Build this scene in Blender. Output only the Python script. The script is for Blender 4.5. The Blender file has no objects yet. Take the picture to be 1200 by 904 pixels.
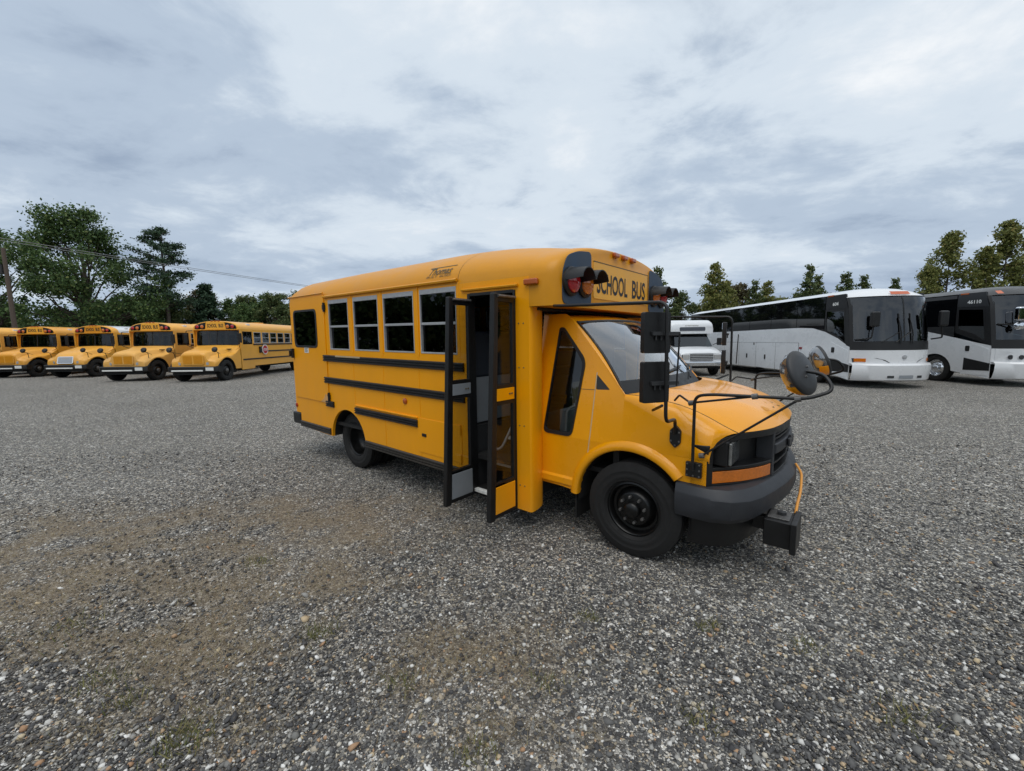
import bpy, bmesh, math, random
import numpy as np
from mathutils import Vector, Matrix, noise
from mathutils.geometry import tessellate_polygon
R = math.radians
sc = bpy.context.scene
col = sc.collection

# ------------------------------------------------------------------ camera
F_PX, HORIZON, ROLL, CAM_H = 490.0, 398.0, R(0.7), 1.70      # photo pixels (1200 wide)
pitch = math.atan((452 - HORIZON) / F_PX)
cd = bpy.data.cameras.new('camera'); cam = bpy.data.objects.new('camera', cd); col.objects.link(cam)
cd.sensor_fit = 'HORIZONTAL'; cd.sensor_width = 36.0; cd.lens = F_PX / 1200 * 36.0
cd.clip_start = 0.05; cd.clip_end = 3000
fwd = Vector((0, math.cos(pitch), -math.sin(pitch))); rt = Vector((1, 0, 0)); up = rt.cross(fwd)
r2 = math.cos(ROLL) * rt - math.sin(ROLL) * up; u2 = math.sin(ROLL) * rt + math.cos(ROLL) * up
cam.matrix_world = Matrix(((r2.x, u2.x, -fwd.x, 0), (r2.y, u2.y, -fwd.y, 0), (r2.z, u2.z, -fwd.z, CAM_H), (0, 0, 0, 1)))
sc.camera = cam

# ------------------------------------------------------------------ sky and sun (overcast)
SUN_EL, SUN_AZ = R(64), R(190)
w = bpy.data.worlds.new('World'); sc.world = w; w.use_nodes = True
nt = w.node_tree; nt.nodes.clear()
def N(t, **k):
    n = nt.nodes.new(t)
    for a, b in k.items(): setattr(n, a, b)
    return n
def L(a, b): nt.links.new(a, b)
def math_node(op, a, b=None, c=None):
    n = N('ShaderNodeMath', operation=op)
    for i, v in enumerate((a, b, c)):
        if v is None: continue
        if isinstance(v, (int, float)): n.inputs[i].default_value = v
        else: L(v, n.inputs[i])
    return n.outputs[0]
tc = N('ShaderNodeTexCoord'); sep = N('ShaderNodeSeparateXYZ'); L(tc.outputs['Generated'], sep.inputs[0])
zc = math_node('MAXIMUM', sep.outputs['Z'], 0.0)
den = math_node('ADD', zc, 0.16)
cmb = N('ShaderNodeCombineXYZ')
L(math_node('DIVIDE', sep.outputs['X'], den), cmb.inputs[0]); L(math_node('DIVIDE', sep.outputs['Y'], den), cmb.inputs[1])
mp = N('ShaderNodeMapping'); mp.inputs['Rotation'].default_value = (0, 0, R(22)); mp.inputs['Scale'].default_value = (0.8, 0.95, 1.0)
mp.inputs['Location'].default_value = (3.1, 1.7, 0.0)
L(cmb.outputs[0], mp.inputs[0])
def noise_n(scale, detail, rough, dist, src):
    n = N('ShaderNodeTexNoise'); n.inputs['Scale'].default_value = scale; n.inputs['Detail'].default_value = detail
    n.inputs['Roughness'].default_value = rough; n.inputs['Distortion'].default_value = dist
    L(src, n.inputs['Vector']); return n.outputs['Fac']
n1 = noise_n(0.62, 10, 0.52, 0.15, mp.outputs[0]); n2 = noise_n(2.1, 12, 0.62, 0.25, mp.outputs[0]); n3 = noise_n(0.22, 3, 0.5, 0.0, mp.outputs[0])
cl = math_node('ADD', math_node('ADD', math_node('MULTIPLY', n1, 0.47), math_node('MULTIPLY', n2, 0.36)), math_node('MULTIPLY', n3, 0.17))
lift = math_node('MULTIPLY', zc, 0.16)                        # overcast sky is brighter overhead than at the horizon
cl = math_node('ADD', cl, lift)
ramp = N('ShaderNodeValToRGB'); e = ramp.color_ramp; e.interpolation = 'EASE'
e.elements[0].position = 0.40; e.elements[0].color = (0.345, 0.43, 0.56, 1)
e.elements[1].position = 0.71; e.elements[1].color = (0.96, 0.98, 1.0, 1)
x = e.elements.new(0.50); x.color = (0.475, 0.57, 0.695, 1)
x = e.elements.new(0.585); x.color = (0.68, 0.765, 0.855, 1)
L(cl, ramp.inputs[0])
sky = N('ShaderNodeTexSky', sky_type='NISHITA'); sky.sun_disc = False; sky.sun_elevation = SUN_EL; sky.sun_rotation = SUN_AZ
sky.air_density = 1.0; sky.dust_density = 2.0
skb = N('ShaderNodeVectorMath', operation='SCALE'); L(sky.outputs[0], skb.inputs[0]); skb.inputs['Scale'].default_value = 0.09
cov = N('ShaderNodeMapRange'); L(n2, cov.inputs[0]); cov.inputs[1].default_value = 0.25; cov.inputs[2].default_value = 0.45
cov.inputs[3].default_value = 0.82; cov.inputs[4].default_value = 1.0
mx = N('ShaderNodeMix', data_type='RGBA'); L(cov.outputs[0], mx.inputs[0]); L(skb.outputs[0], mx.inputs[6]); L(ramp.outputs[0], mx.inputs[7])
bg = N('ShaderNodeBackground'); L(mx.outputs[2], bg.inputs[0]); bg.inputs[1].default_value = 1.0
wo = N('ShaderNodeOutputWorld'); L(bg.outputs[0], wo.inputs[0])

sl = bpy.data.lights.new('sun', 'SUN'); sl.energy = 1.4; sl.angle = R(50); sl.color = (1.0, 0.96, 0.9)
so = bpy.data.objects.new('sun', sl); col.objects.link(so)
# light comes from behind the camera, high up
sd = Vector((math.cos(SUN_EL) * math.sin(SUN_AZ), math.cos(SUN_EL) * math.cos(SUN_AZ), math.sin(SUN_EL)))
so.rotation_euler = sd.to_track_quat('Z', 'Y').to_euler(); so.location = (0, 0, 40)

vs = sc.view_settings; vs.view_transform = 'Standard'; vs.look = 'None'; vs.exposure = 0.0; vs.gamma = 1.0; vs.use_curve_mapping = False

# ------------------------------------------------------------------ materials
MATS = {}
def mat(name, c, rough=0.5, metal=0.0, coat=0.0, var=0.0, vscale=6.0, bump=0.0, bscale=60.0, dirt=None, spec=0.5, streak=1.0):
    """principled paint/plastic/rubber with slow colour variation, fine bump and optional dirt (colour, z0, z1, amount)"""
    if name in MATS: return MATS[name]
    m = bpy.data.materials.new(name); m.use_nodes = True; t = m.node_tree; b = t.nodes['Principled BSDF']
    b.inputs['Base Color'].default_value = (*c, 1); b.inputs['Roughness'].default_value = rough; b.inputs['Metallic'].default_value = metal
    b.inputs['Coat Weight'].default_value = coat; b.inputs['Coat Roughness'].default_value = 0.08; b.inputs['Specular IOR Level'].default_value = spec
    co = t.nodes.new('ShaderNodeTexCoord')
    out = None
    if var > 0:
        mpn = t.nodes.new('ShaderNodeMapping'); mpn.inputs['Scale'].default_value = (1, 1, 1 / streak); t.links.new(co.outputs['Object'], mpn.inputs[0])
        n = t.nodes.new('ShaderNodeTexNoise'); n.inputs['Scale'].default_value = vscale; n.inputs['Detail'].default_value = 6; n.inputs['Roughness'].default_value = 0.65
        t.links.new(mpn.outputs[0], n.inputs['Vector'])
        mr = t.nodes.new('ShaderNodeMapRange'); mr.inputs[1].default_value = 0.25; mr.inputs[2].default_value = 0.75; mr.inputs[3].default_value = 1 - var; mr.inputs[4].default_value = 1 + var
        t.links.new(n.outputs['Fac'], mr.inputs[0])
        vm = t.nodes.new('ShaderNodeVectorMath'); vm.operation = 'SCALE'; vm.inputs[0].default_value = c; t.links.new(mr.outputs[0], vm.inputs['Scale'])
        out = vm.outputs[0]
        r = t.nodes.new('ShaderNodeMapRange'); r.inputs[1].default_value = 0.3; r.inputs[2].default_value = 0.7; r.inputs[3].default_value = rough * 0.8; r.inputs[4].default_value = min(1, rough * 1.25)
        t.links.new(n.outputs['Fac'], r.inputs[0]); t.links.new(r.outputs[0], b.inputs['Roughness'])
    if dirt:
        dc, z0, z1, amt = dirt
        s = t.nodes.new('ShaderNodeSeparateXYZ'); t.links.new(co.outputs['Object'], s.inputs[0])
        mr = t.nodes.new('ShaderNodeMapRange'); mr.inputs[1].default_value = z1; mr.inputs[2].default_value = z0; mr.inputs[3].default_value = 0; mr.inputs[4].default_value = 1
        t.links.new(s.outputs['Z'], mr.inputs[0])
        n = t.nodes.new('ShaderNodeTexNoise'); n.inputs['Scale'].default_value = 4.0; n.inputs['Detail'].default_value = 8; n.inputs['Roughness'].default_value = 0.7
        t.links.new(co.outputs['Object'], n.inputs['Vector'])
        mu = t.nodes.new('ShaderNodeMath'); mu.operation = 'MULTIPLY'; t.links.new(mr.outputs[0], mu.inputs[0]); t.links.new(n.outputs['Fac'], mu.inputs[1])
        mu2 = t.nodes.new('ShaderNodeMath'); mu2.operation = 'MULTIPLY'; mu2.use_clamp = True; t.links.new(mu.outputs[0], mu2.inputs[0]); mu2.inputs[1].default_value = amt * 2
        mi = t.nodes.new('ShaderNodeMix'); mi.data_type = 'RGBA'; t.links.new(mu2.outputs[0], mi.inputs[0])
        if out is not None: t.links.new(out, mi.inputs[6])
        else: mi.inputs[6].default_value = (*c, 1)
        mi.inputs[7].default_value = (*dc, 1); out = mi.outputs[2]
    if out is not None: t.links.new(out, b.inputs['Base Color'])
    if bump > 0:
        n = t.nodes.new('ShaderNodeTexNoise'); n.inputs['Scale'].default_value = bscale; n.inputs['Detail'].default_value = 4
        t.links.new(co.outputs['Object'], n.inputs['Vector'])
        bp = t.nodes.new('ShaderNodeBump'); bp.inputs['Strength'].default_value = bump; bp.inputs['Distance'].default_value = 0.01
        t.links.new(n.outputs['Fac'], bp.inputs['Height']); t.links.new(bp.outputs[0], b.inputs['Normal'])
    MATS[name] = m; return m
def glass(name, tint, refl=1.0, rough=0.015, base=0.0):
    """thin tinted pane: see-through tint plus a Fresnel reflection"""
    if name in MATS: return MATS[name]
    m = bpy.data.materials.new(name); m.use_nodes = True; t = m.node_tree; t.nodes.clear()
    o = t.nodes.new('ShaderNodeOutputMaterial'); tr = t.nodes.new('ShaderNodeBsdfTransparent'); tr.inputs[0].default_value = (*tint, 1)
    g = t.nodes.new('ShaderNodeBsdfGlossy'); g.inputs['Roughness'].default_value = rough; g.inputs[0].default_value = (0.95, 0.97, 1.0, 1)
    ge = t.nodes.new('ShaderNodeNewGeometry'); dt = t.nodes.new('ShaderNodeVectorMath'); dt.operation = 'DOT_PRODUCT'
    t.links.new(ge.outputs['Normal'], dt.inputs[0]); t.links.new(ge.outputs['Incoming'], dt.inputs[1])
    def mth(op, a, b):
        q = t.nodes.new('ShaderNodeMath'); q.operation = op
        for i, v in enumerate((a, b)):
            if isinstance(v, (int, float)): q.inputs[i].default_value = v
            elif v is not None: t.links.new(v, q.inputs[i])
        return q.outputs[0]
    sch = mth('ADD', mth('MULTIPLY', mth('POWER', mth('SUBTRACT', 1.0, mth('ABSOLUTE', dt.outputs['Value'], None)), 5.0), 0.96), 0.04)
    mu = t.nodes.new('ShaderNodeMath'); mu.operation = 'MULTIPLY_ADD'; mu.use_clamp = True; mu.inputs[1].default_value = refl; mu.inputs[2].default_value = base
    t.links.new(sch, mu.inputs[0])
    mi = t.nodes.new('ShaderNodeMixShader'); t.links.new(mu.outputs[0], mi.inputs[0]); t.links.new(tr.outputs[0], mi.inputs[1]); t.links.new(g.outputs[0], mi.inputs[2])
    t.links.new(mi.outputs[0], o.inputs[0]); MATS[name] = m; return m

DUST = (0.30, 0.25, 0.18)
YEL = mat('bus yellow paint', (0.90, 0.358, 0.0004), 0.34, coat=0.16, var=0.05, vscale=3, dirt=(DUST, 0.15, 0.8, 0.07), streak=3, spec=0.3)
YELR = mat('roof yellow paint', (0.66, 0.275, 0.004), 0.42, coat=0.06, var=0.07, vscale=4, spec=0.35)
YELH = mat('van yellow paint', (0.87, 0.35, 0.0004), 0.28, coat=0.4, var=0.04, vscale=3, dirt=(DUST, 0.3, 0.8, 0.05), spec=0.35)
YELF = mat('fleet yellow paint', (0.84, 0.40, 0.04), 0.4, coat=0.15, var=0.08, vscale=1.2, dirt=(DUST, 0.2, 1.6, 0.2))
YELF2 = mat('faded fleet yellow', (0.84, 0.43, 0.075), 0.5, coat=0.05, var=0.10, vscale=1.5, dirt=(DUST, 0.2, 1.8, 0.3))
YELF3 = mat('orange fleet yellow', (0.80, 0.36, 0.03), 0.42, coat=0.12, var=0.08, vscale=1.0, dirt=(DUST, 0.2, 1.4, 0.25))
YELG = mat('fleet grille yellow', (0.66, 0.27, 0.006), 0.45, var=0.05)
YELS = mat('sign board yellow', (0.85, 0.42, 0.04), 0.4, var=0.06, vscale=6)
BLK = mat('black satin plastic', (0.006, 0.006, 0.0065), 0.45, var=0.2, vscale=14, bump=0.05, bscale=300)
RAIL = mat('rub rail black', (0.012, 0.012, 0.0135), 0.40, var=0.3, vscale=9, dirt=(DUST, 0.2, 0.7, 0.15))
RUB = mat('tyre rubber', (0.0105, 0.0102, 0.010), 0.80, var=0.35, vscale=9, bump=0.1, bscale=120)
RIMB = mat('black wheel steel', (0.006, 0.006, 0.006), 0.32, metal=0.2, var=0.4, vscale=18)
IRON = mat('scuffed lug steel', (0.16, 0.155, 0.15), 0.45, metal=0.7, var=0.4, vscale=40)
GREYP = mat('weathered grey bumper plastic', (0.026, 0.028, 0.033), 0.52, var=0.25, vscale=7, bump=0.08, bscale=220)
ALU = mat('window aluminium', (0.42, 0.43, 0.44), 0.45, metal=0.4, var=0.15, vscale=20)
CHROME = mat('chrome', (0.75, 0.77, 0.8), 0.06, metal=1.0)
DOME = mat('grey convex mirror', (0.30, 0.31, 0.32), 0.12, metal=0.8)
NAVY = mat('faded navy panel', (0.025, 0.048, 0.085), 0.5, var=0.35, vscale=7, streak=5)
REDL = mat('red lamp lens', (0.45, 0.012, 0.02), 0.15, coat=0.6, var=0.15, vscale=60)
AMBL = mat('amber lamp lens', (0.62, 0.16, 0.008), 0.15, coat=0.6, var=0.2, vscale=50)
AMBM = mat('amber marker', (0.42, 0.085, 0.006), 0.2, coat=0.4)
DGREY = mat('dark grey trim', (0.028, 0.029, 0.031), 0.5, var=0.15)
PANEL = mat('grey interior panel', (0.24, 0.26, 0.28), 0.5, var=0.08)
SEAT = mat('navy vinyl seat', (0.022, 0.027, 0.038), 0.5, var=0.15)
TAN = mat('tan interior wall', (0.30, 0.22, 0.13), 0.7, var=0.15)
STEPW = mat('pale step nosing', (0.75, 0.75, 0.72), 0.6, var=0.2, vscale=30)
FLOORB = mat('black rubber floor', (0.009, 0.009, 0.009), 0.75, var=0.3)
INK = mat('black lettering', (0.012, 0.012, 0.014), 0.5)
INKF = mat('faded lettering', (0.11, 0.085, 0.04), 0.6, var=0.3, vscale=60)
WHT = mat('white coach paint', (0.74, 0.755, 0.77), 0.28, coat=0.5, var=0.03, vscale=2, dirt=(DUST, 0.2, 1.2, 0.10))
WHT2 = mat('white shuttle paint', (0.72, 0.74, 0.76), 0.35, coat=0.4, var=0.04)
CHAR = mat('charcoal coach paint', (0.020, 0.021, 0.023), 0.40, coat=0.1, var=0.1, vscale=2)
DARKG = mat('black coach glass', (0.003, 0.0035, 0.0045), 0.03, coat=0.0)
STICK = mat('white sticker', (0.75, 0.75, 0.72), 0.5)
REDS = mat('stop sign red', (0.45, 0.02, 0.03), 0.4)
LENSC = mat('clear headlight lens', (0.50, 0.50, 0.50), 0.12, coat=0.8, metal=0.3)
LENSM = mat('aged headlight lens', (0.20, 0.205, 0.20), 0.15, coat=0.7, metal=0.5, var=0.3, vscale=25)
WORN = mat('bare worn strip', (0.42, 0.33, 0.20), 0.6, var=0.2, vscale=30)
BUFF = mat('scraped paint', (0.62, 0.33, 0.12), 0.6, var=0.25, vscale=30)
HOSE = mat('orange cable sleeve', (0.70, 0.30, 0.05), 0.5)
GL_SIDE = glass('dark tinted side glass', (0.10, 0.105, 0.11), 1.0)
GL_CLEAR = glass('clear door glass', (0.72, 0.74, 0.74), 1.0)
GL_WIND = glass('hazy windshield', (0.62, 0.70, 0.70), 2.0, 0.04, 0.12)
GL_FAR = glass('fleet bus glass', (0.34, 0.38, 0.38), 1.2)
GL_FARW = glass('fleet windshield', (0.30, 0.36, 0.36), 1.2)
GL_COACH = glass('coach windshield', (0.16, 0.23, 0.24), 1.1, 0.02, 0.04)

# ------------------------------------------------------------------ mesh helpers
XF = [None]                                          # optional vertex map used while one vehicle is being built
class MB:
    def __init__(s): s.v = []; s.f = []
    def add(s, vs, fs):
        o = len(s.v); s.v += [tuple(p) for p in vs]; s.f += [tuple(i + o for i in f) for f in fs]; return s
    def box(s, x0, x1, y0, y1, z0, z1):
        p = [(x, y, z) for z in (z0, z1) for y in (y0, y1) for x in (x0, x1)]
        return s.add(p, [(0, 2, 3, 1), (4, 5, 7, 6), (0, 1, 5, 4), (2, 6, 7, 3), (0, 4, 6, 2), (1, 3, 7, 5)])
    def tube(s, pts, r, n=8, cap=True):
        P = [Vector(p) for p in pts]; rr = r if isinstance(r, (list, tuple)) else [r] * len(P)
        rings = []; t0 = (P[1] - P[0]).normalized(); a = t0.orthogonal().normalized()
        for i, p in enumerate(P):
            if i == 0: t = t0
            elif i == len(P) - 1: t = (P[i] - P[i - 1]).normalized()
            else: t = ((P[i] - P[i - 1]).normalized() + (P[i + 1] - P[i]).normalized()).normalized()
            a = (a - t * a.dot(t)).normalized(); b = t.cross(a)
            rings.append([p + (a * math.cos(2 * math.pi * k / n) + b * math.sin(2 * math.pi * k / n)) * rr[i] for k in range(n)])
        return s.loft(rings, closed=True, cap=cap)
    def loft(s, secs, closed=False, cap=False, flip=False):
        n = len(secs[0]); v = [p for q in secs for p in q]; f = []
        for i in range(len(secs) - 1):
            for k in range(n if closed else n - 1):
                k2 = (k + 1) % n; q = (i * n + k, i * n + k2, (i + 1) * n + k2, (i + 1) * n + k)
                f.append(q[::-1] if flip else q)
        if cap:
            f.append(tuple(range(n))[::-1]); f.append(tuple((len(secs) - 1) * n + k for k in range(n)))
        return s.add(v, f)
    def lathe(s, prof, c, axis, n=32, close=False):
        """prof: (radius, distance along axis)"""
        a = Vector(axis).normalized(); u = a.orthogonal().normalized(); w_ = a.cross(u); c = Vector(c)
        secs = [[c + a * d + (u * math.cos(2 * math.pi * k / n) + w_ * math.sin(2 * math.pi * k / n)) * max(r, 1e-4) for k in range(n)] for r, d in prof]
        return s.loft(secs, closed=True, flip=True)
    def prism(s, outer, fn, d0, d1, holes=()):
        """2-D outline (with holes) given thickness; fn(u, v, d) -> xyz"""
        loops = [list(outer)] + [list(h) for h in holes]
        tri = tessellate_polygon([[Vector((p[0], p[1], 0)) for p in lp] for lp in loops])
        flat = [p for lp in loops for p in lp]; n = len(flat)
        v = [fn(p[0], p[1], d0) for p in flat] + [fn(p[0], p[1], d1) for p in flat]
        f = [tuple(t) for t in tri] + [tuple(i + n for i in t)[::-1] for t in tri]
        o = 0
        for lp in loops:
            m = len(lp)
            for k in range(m):
                k2 = (k + 1) % m; f.append((o + k, o + k2, o + k2 + n, o + k + n))
            o += m
        return s.add(v, f)
    def build(s, name, m, parent=None, smooth=32, bevel=0.0, seg=2, recalc=True):
        me = bpy.data.meshes.new(name)
        v = [XF[0](p) for p in s.v] if XF[0] else s.v
        me.from_pydata([tuple(p) for p in v], [], s.f)
        if recalc:
            bm = bmesh.new(); bm.from_mesh(me); bmesh.ops.remove_doubles(bm, verts=bm.verts, dist=1e-5)
            bmesh.ops.recalc_face_normals(bm, faces=bm.faces); bm.to_mesh(me); bm.free()
        me.materials.append(m)
        if smooth:
            me.polygons.foreach_set('use_smooth', [True] * len(me.polygons)); me.set_sharp_from_angle(angle=R(smooth))
        o = bpy.data.objects.new(name, me); col.objects.link(o); o.parent = parent
        if bevel:
            md = o.modifiers.new('bevel', 'BEVEL'); md.width = bevel; md.segments = seg; md.limit_method = 'ANGLE'; md.angle_limit = R(40); md.harden_normals = True
        return o
def box(name, m, parent, *a, bevel=0.004, **k): return MB().box(*a).build(name, m, parent, bevel=bevel, **k)
def tube(name, m, parent, pts, r, n=8, **k): return MB().tube(pts, r, n).build(name, m, parent, smooth=60, **k)
def tag(o, label=None, cat=None, group=None, kind=None):
    if label: o['label'] = label
    if cat: o['category'] = cat
    if group: o['group'] = group
    if kind: o['kind'] = kind
    return o
def empty(name, loc, rz=0.0):
    o = bpy.data.objects.new(name, None); col.objects.link(o); o.location = loc; o.rotation_euler = (0, 0, rz); o.empty_display_size = 0.2
    return o
def copy_tree(o, parent=None):
    c = o.copy(); col.objects.link(c); c.parent = parent
    for ch in list(o.children): copy_tree(ch, c)
    return c
def fillet(pts, r, n=4):
    """round the corners of a closed 2-D polygon"""
    out = []; m = len(pts)
    for i in range(m):
        p0, p, p1 = Vector(pts[i - 1]), Vector(pts[i]), Vector(pts[(i + 1) % m])
        rr = min(r, (p0 - p).length * 0.45, (p1 - p).length * 0.45)
        a = p + (p0 - p).normalized() * rr; b = p + (p1 - p).normalized() * rr
        for k in range(n + 1):
            t = k / n; q = a * (1 - t) ** 2 + p * 2 * t * (1 - t) + b * t * t; out.append((q.x, q.y))
    return out
def bend(pts, r, n=5):
    """round the corners of a 3-D polyline"""
    P = [Vector(p) for p in pts]; out = [P[0]]
    for i in range(1, len(P) - 1):
        rr = min(r, (P[i] - P[i - 1]).length * 0.48, (P[i + 1] - P[i]).length * 0.48)
        a = P[i] + (P[i - 1] - P[i]).normalized() * rr; b = P[i] + (P[i + 1] - P[i]).normalized() * rr
        for k in range(n + 1):
            t = k / n; out.append(a * (1 - t) ** 2 + P[i] * 2 * t * (1 - t) + b * t * t)
    out.append(P[-1]); return out
def rect(u0, u1, v0, v1): return [(u0, v0), (u1, v0), (u1, v1), (u0, v1)]
def inset(poly, d):
    """shrink a convex-ish polygon towards its centre by about d"""
    cx = sum(p[0] for p in poly) / len(poly); cy = sum(p[1] for p in poly) / len(poly); out = []
    for p in poly:
        v = Vector((p[0] - cx, p[1] - cy)); l = v.length; v = v * max(0.05, (l - d * 1.25) / l); out.append((cx + v.x, cy + v.y))
    return out
def lerp(tab, x):
    if x <= tab[0][0]: return tab[0][1]
    for (a, b), (c, d) in zip(tab, tab[1:]):
        if x <= c: return b + (d - b) * (x - a) / (c - a)
    return tab[-1][1]
def text(name, s, m, parent, fn, width, height, depth=0.003, bold=0.0, shear=0.0):
    """flat lettering stretched to width x height; fn(u, v, d) -> xyz"""
    cu = bpy.data.curves.new('t', 'FONT'); cu.body = s; cu.size = 1.0; cu.extrude = 0.0; cu.offset = bold; cu.shear = shear; cu.resolution_u = 3
    ob = bpy.data.objects.new('t', cu); col.objects.link(ob); dg = bpy.context.evaluated_depsgraph_get(); dg.update()
    me = ob.evaluated_get(dg).to_mesh(); V = [v.co.copy() for v in me.vertices]; Fs = [tuple(p.vertices) for p in me.polygons]
    ob.evaluated_get(dg).to_mesh_clear(); bpy.data.objects.remove(ob); bpy.data.curves.remove(cu)
    x0 = min(v.x for v in V); x1 = max(v.x for v in V); y0 = min(v.y for v in V); y1 = max(v.y for v in V)
    P = [fn((v.x - x0) / (x1 - x0) * width, (v.y - y0) / (y1 - y0) * height, depth) for v in V]
    b = MB(); b.add(P, Fs); return b.build(name, m, parent, smooth=0)
def tyre_prof(ro, ri, wd):
    h = wd / 2
    return [(ri, -h * 0.72), (ri + 0.02, -h * 0.92), ((ro + ri) / 2, -h * 1.0), (ro - 0.05, -h * 0.97), (ro - 0.012, -h * 0.84),
            (ro, -h * 0.78), (ro, -h * 0.45), (ro - 0.012, -h * 0.44), (ro - 0.012, -h * 0.36), (ro, -h * 0.35), (ro, -h * 0.04), (ro - 0.012, -h * 0.03), (ro - 0.012, h * 0.03), (ro, h * 0.04),
            (ro, h * 0.35), (ro - 0.012, h * 0.36), (ro - 0.012, h * 0.44), (ro, h * 0.45), (ro, h * 0.78),
            (ro - 0.012, h * 0.84), (ro - 0.05, h * 0.97), (ro - 0.058, h * 0.985), (ro - 0.062, h * 1.0), ((ro + ri) / 2 + 0.012, h * 1.02), ((ro + ri) / 2 + 0.008, h * 1.0), ((ro + ri) / 2 - 0.02, h * 1.0), ((ro + ri) / 2 - 0.026, h * 1.02), (ri + 0.034, h * 0.97), (ri + 0.028, h * 0.94), (ri + 0.02, h * 0.94), (ri, h * 0.72)]
def wheel(parent, x, yc, side, ro, ri, wd, rim_m, hub='dish', lugs=8, lug_m=None, hubr=None, n=40):
    """side = -1: outer face towards -y. The rim is the part; tyre, hub and nuts are its pieces."""
    c = (x, yc, ro); ax = (0, side, 0); h = wd / 2
    if hub == 'convex':   # front wheel of a dually: disc set outwards
        prof = [(ri, -h * 0.75), (ri, h * 0.70), (ri - 0.012, h * 0.74), (ri - 0.022, h * 0.66), (ri - 0.03, h * 0.2), (ri - 0.05, h * 0.16), (ri * 0.66, h * 0.42), (ri * 0.60, h * 0.62), (ri * 0.56, h * 0.66), (0.0, h * 0.66)]
        hd = h * 0.66
    else:                 # rear dual: deep dish
        prof = [(ri, -h * 0.75), (ri, h * 0.70), (ri - 0.012, h * 0.74), (ri - 0.022, h * 0.66), (ri - 0.03, -h * 0.3), (ri * 0.70, -h * 0.75), (ri * 0.55, -h * 0.85), (0.0, -h * 0.85)]
        hd = -h * 0.85
    rim = MB().lathe(prof, c, ax, n).build('wheel', rim_m, parent, smooth=40)
    MB().lathe(tyre_prof(ro, ri, wd), c, ax, n).build('tyre', RUB, rim, smooth=50)
    hr = hubr or ri * 0.30
    MB().lathe([(hr, hd - 0.01), (hr, hd + 0.035), (hr * 0.85, hd + 0.05), (hr * 0.4, hd + 0.06), (0, hd + 0.06)], c, ax, 20).build('hub', rim_m if lugs else (lug_m or rim_m), rim, smooth=40)
    for k in range(lugs):
        a = 2 * math.pi * k / lugs + 0.2; rr = ri * 0.46
        MB().lathe([(0.013, hd), (0.013, hd + 0.028), (0.009, hd + 0.034), (0, hd + 0.034)], (x + math.cos(a) * rr, yc, ro + math.sin(a) * rr), ax, 6).build('lug_nut', lug_m or IRON, rim, smooth=30)
    return rim

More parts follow.
